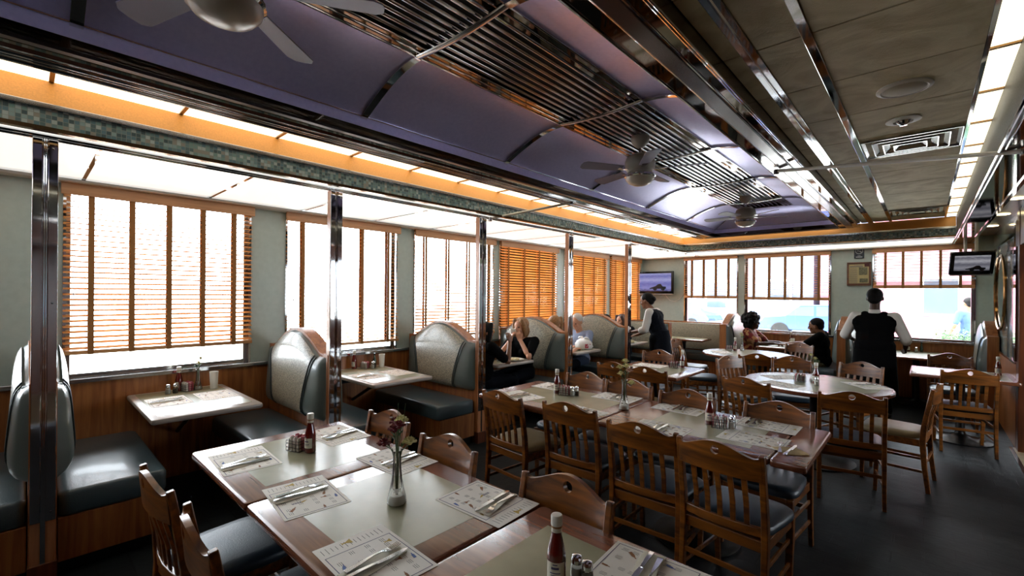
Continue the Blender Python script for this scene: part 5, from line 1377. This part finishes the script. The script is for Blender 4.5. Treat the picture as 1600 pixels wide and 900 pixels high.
def stand(**k):
    J = dict(pelvis=(0, 0, .95), chest=(0, 0, 1.27), neck=(0, .0, 1.43), head=(0, .03, 1.60), shL=(-.20, 0, 1.38), shR=(.20, 0, 1.38),
             elL=(-.29, 0, 1.10), elR=(.29, 0, 1.10), wrL=(-.26, .16, .92), wrR=(.26, .16, .92), hdL=((0, .6, -.6), (-1, 0, 0)), hdR=((0, .6, -.6), (1, 0, 0)),
             hpL=(-.10, 0, .90), hpR=(.10, 0, .90), knL=(-.11, .02, .50), knR=(.11, .02, .50), anL=(-.12, 0, .09), anR=(.12, 0, .09))
    J.update(k); return J
# blond woman drinking (faces the camera side, -Y)
person('blond woman in a black top drinking from a white cup', (-4.10, 4.70, -.02), PI + .15,
       sit(head=(0, .06, 1.19), look=(-.1, -.05), elL=(-.25, .25, .82), elR=(.20, .30, .80), wrL=(-.07, .18, 1.02), wrR=(.06, .22, 1.02), hdL=((.35, .1, 1), (-.6, .8, .2)), hdR=((-.35, .0, 1), (.6, .8, .2)), curlL=1.0, curlR=1.0),
       'skin_light', 'bob', 'hair_blond', 'cloth_black', 'cloth_navy', female=True)
t = thing('white_cup', 'white cup held at the mouth by the blond woman', 'cup', (-4.125, 4.505, 1.075), .15)
MB().lathe([(.024, 0), (.028, .003), (.040, .075), (.037, .075), (.025, .006), (.002, .006)], n=24).build('cup_wall', M['china'], t, 40)
mb = MB(); mb.tube([(.036 + .022 * math.sin(a_), 0, .04 + .022 * math.cos(a_)) for a_ in [i * PI / 8 for i in range(9)]], .004, 6); mb.build('handle', M['china'], t)
# dark-haired diner with back to camera
person('dark-haired diner in a black shirt with raised forearm, behind the third pillar', (-4.02, 3.83, -.02), -.05,
       sit(head=(0, .05, 1.17), look=(-.3, 0), elR=(.20, .26, .80), wrR=(.16, .33, 1.03), hdR=((-.1, .15, 1), (.9, .3, 0)), curlR=.9, elL=(-.22, .2, .80), wrL=(-.10, .38, .82)),
       'skin_mid', 'bob', 'hair_black', 'cloth_black', 'cloth_navy')
person('white-haired man in a light blue shirt looking down at his booth table', (-4.28, 6.36, -.03), PI,
       sit(head=(0, .09, 1.20), look=(0, -.42), elL=(-.25, .14, .80), elR=(.25, .14, .80), wrL=(-.15, .33, .82), wrR=(.13, .33, .82), width=1.08),
       'skin_light', 'short', 'hair_white', 'cloth_blue', 'cloth_jean')
person('diner with short fair hair seen from behind above the bench of the blond woman', (-4.12, 5.42, -.01), 0, sit(head=(0, .04, 1.18)), 'skin_light', 'bob', 'hair_blond', 'cloth_navy', 'cloth_navy', vox=.011)
person('dark-haired diner just showing above the bench behind the white-haired man', (-4.22, 7.08, -.03), .0, sit(head=(0, .04, 1.17)), 'skin_mid', 'short', 'hair_black', 'cloth_black', 'cloth_navy', vox=.011)
person('brown-haired woman with a hand at her chin in the booth left of the waitress', (-4.33, 7.95, -.04), PI - .2,
       sit(head=(0, .08, 1.16), elR=(.18, .28, .80), wrR=(.05, .2, 1.0), hdR=((-.2, -.2, 1), (.5, .8, 0)), elL=(-.2, .25, .8), wrL=(-.02, .36, .83)), 'skin_light', 'bob', 'hair_brown', 'cloth_navy', 'cloth_navy', female=True, vox=.011)
# standing waitress, seen from the side, facing -X
person('waitress in a white shirt and dark vest standing at the last booth, holding plates', (-3.27, 7.12, 0), PI / 2 + .12,
       stand(pelvis=(0, -.06, .95), chest=(0, .04, 1.25), neck=(0, .11, 1.39), head=(0, .18, 1.53), shL=(-.18, .07, 1.34), shR=(.18, .07, 1.34), look=(0, -.25),
             elL=(-.24, .12, 1.06), elR=(.24, .12, 1.06), wrL=(-.17, .38, 1.00), wrR=(.15, .40, .93), hdL=((.2, 1, -.1), (0, 0, 1)), hdR=((-.2, 1, -.2), (0, 0, 1)),
             knL=(-.11, .0, .50), anL=(-.12, -.04, .09), knR=(.11, .05, .5), anR=(.12, .06, .09)),
       'skin_mid', 'bun', 'hair_black', 'cloth_white', 'cloth_black', vest='cloth_navy', apron=.42, sleeve='rolled', female=True, skirt='cloth_navy')
plate(-3.72, 7.05, .80, .13, 'plate of food in the lowered hands of the waitress', 'food_pale', .05)
# afro woman facing +X
person('woman with large dark curly hair in a red floral top', (-2.36, 9.0, -.02), -PI / 2,
       sit(head=(0, .05, 1.17), elL=(-.20, .25, .80), wrL=(-.12, .45, .82), elR=(.22, .2, .80), wrR=(.15, .42, .82)), 'skin_dark', 'afro', 'hair_black', 'floral', 'cloth_navy', female=True)
# man in black facing -X
person('man in a black shirt seated at the far windows, arm over the table', (-1.26, 9.0, -.02), PI / 2,
       sit(head=(0, .09, 1.15), look=(0, -.2), elR=(.22, .22, .84), wrR=(.12, .50, .82), elL=(-.22, .24, .82), wrL=(-.16, .48, .82), width=1.1), 'skin_mid', 'short', 'hair_black', 'cloth_black', 'cloth_khaki')
# waiter, back to camera
person('waiter in a black vest and white shirt standing with his back to the camera', (-.50, 7.72, 0), -.05,
       stand(neck=(0, 0, 1.44), head=(0, .03, 1.61), shL=(-.205, 0, 1.355), shR=(.205, 0, 1.355), elL=(-.325, .02, 1.10), elR=(.32, .02, 1.08), wrL=(-.24, .22, 1.02), wrR=(.30, .20, .95), hdL=((.3, 1, -.1), (0, 0, 1)), hdR=((0, 1, -.5), (1, 0, 0)), width=1.22,
             anL=(-.14, -.05, .09), anR=(.13, .10, .09)), 'skin_dark', 'short', 'hair_black', 'cloth_white', 'cloth_black', vest='cloth_black', apron=.34, sleeve='rolled')
# outside pedestrian
person('pedestrian in pale blue outside the far right window', (.72, 14.2, -.10), .6, stand(), 'skin_mid', 'short', 'hair_black', 'cloth_out', 'cloth_jean', vox=.014)

# ================================================================== OUTSIDE
g = MB().box(-40, 40, -30, 45, -.30, -.12).build('ground', M['pavement']); tag(g, kind='structure')
t = thing('planter_box', 'white planter box with openings outside the far right window', 'planter', (.32, 11.1, -.12))
mb = MB(); mb.box(-.95, .85, -.2, .2, 0, .80); mb.box(-.98, .88, -.22, .22, .80, .90); mb.build('planter_wall', M['white'], t, 0, bevel=.01)
mb = MB()
for i in range(7): mb.box(-.84 + i * .25, -.70 + i * .25, -.235, -.20, .52, .64)
mb.build('openings', M['stem'], t, 0)
r = random.Random(6); mb = MB()
for i in range(900):
    c = Vector((.15 + r.gauss(0, .22), r.uniform(-.16, .16), .90 + abs(r.gauss(0, .10)) + .05)); a = r.uniform(0, 2 * PI); s = r.uniform(.03, .05); d = Vector((math.cos(a), math.sin(a), r.uniform(-.4, .7))).normalized() * s; e = d.orthogonal().normalized() * s * .35
    mb.add([tuple(c), tuple(c + d * .5 + e), tuple(c + d), tuple(c + d * .5 - e)], [(0, 1, 2, 3)])
b_ = mb.build('shrub', M['leaf'], None, 0); b_.location = (.32, 11.1, -.12); tag(b_, 'low green shrub growing in the white planter outside', 'shrub')
def car(x, y, label, rz=0, m='car_blue'):
    t = thing('parked_car', label, 'car', (x, y, -.12), rz, 'parked cars outside')
    prof = [(-2.1, .35), (-2.15, .62), (-1.95, .85), (-1.2, .92), (-.65, 1.38), (.55, 1.42), (1.25, .98), (2.0, .82), (2.15, .60), (2.1, .35)]
    mb = MB(); mb.prism(prof, lambda u, v, q: (u, q, v), -.82, .82); mb.build('car_body', M[m], t, 30, bevel=.06)
    mb = MB(); mb.prism([(-1.05, .95), (-.6, 1.32), (-.1, 1.35), (-.1, .95)], lambda u, v, q: (u, q, v), -.83, .83); mb.prism([(-.02, .95), (-.02, 1.35), (.5, 1.34), (1.05, .98)], lambda u, v, q: (u, q, v), -.83, .83); mb.build('side_window', M['car_glass'], t, 0)
    for sx in (-1.3, 1.3):
        for sy in (-.78, .78):
            mb = MB(); mb.T = Matrix.Translation((sx, sy, .33)) @ Matrix.Rotation(PI / 2, 4, 'X'); mb.lathe([(.002, -.10), (.30, -.10), (.33, -.07), (.33, .07), (.30, .10), (.002, .10)], n=24); mb.build('wheel', M['tyre'], t, 40)
car(-3.3, 22.5, 'blue car parked outside behind the waiter window', .1); car(-9.6, 23.0, 'blue car parked outside left of the far window post', -.1)
def house(x0, x1, y, h, m, label):
    t = thing('building', label, 'building', ((x0 + x1) / 2, y, -.12)); w = (x1 - x0) / 2
    MB().box(-w, w, 0, 6, 0, h).build('wall', M[m], t, 0)
    n = max(2, int(2 * w / 2.6))
    for j in range(int(h / 3.0)):
        for i in range(n):
            cx = -w + (i + .5) * 2 * w / n; f = MB(); f.box(cx - .6, cx + .6, -.06, .02, 1.0 + j * 3, 2.6 + j * 3); fo = f.build('window', M['white'], t, 0)
            MB().box(cx - .5, cx + .5, -.08, -.06, 1.1 + j * 3, 2.5 + j * 3).build('pane', M['car_glass'], fo, 0)
house(-16, -4.0, 26, 6.5, 'stucco', 'pale building across the street behind the middle far windows'); house(-3.6, 4.5, 25, 6.2, 'brick_pink', 'rose-coloured building across the street behind the right far window')
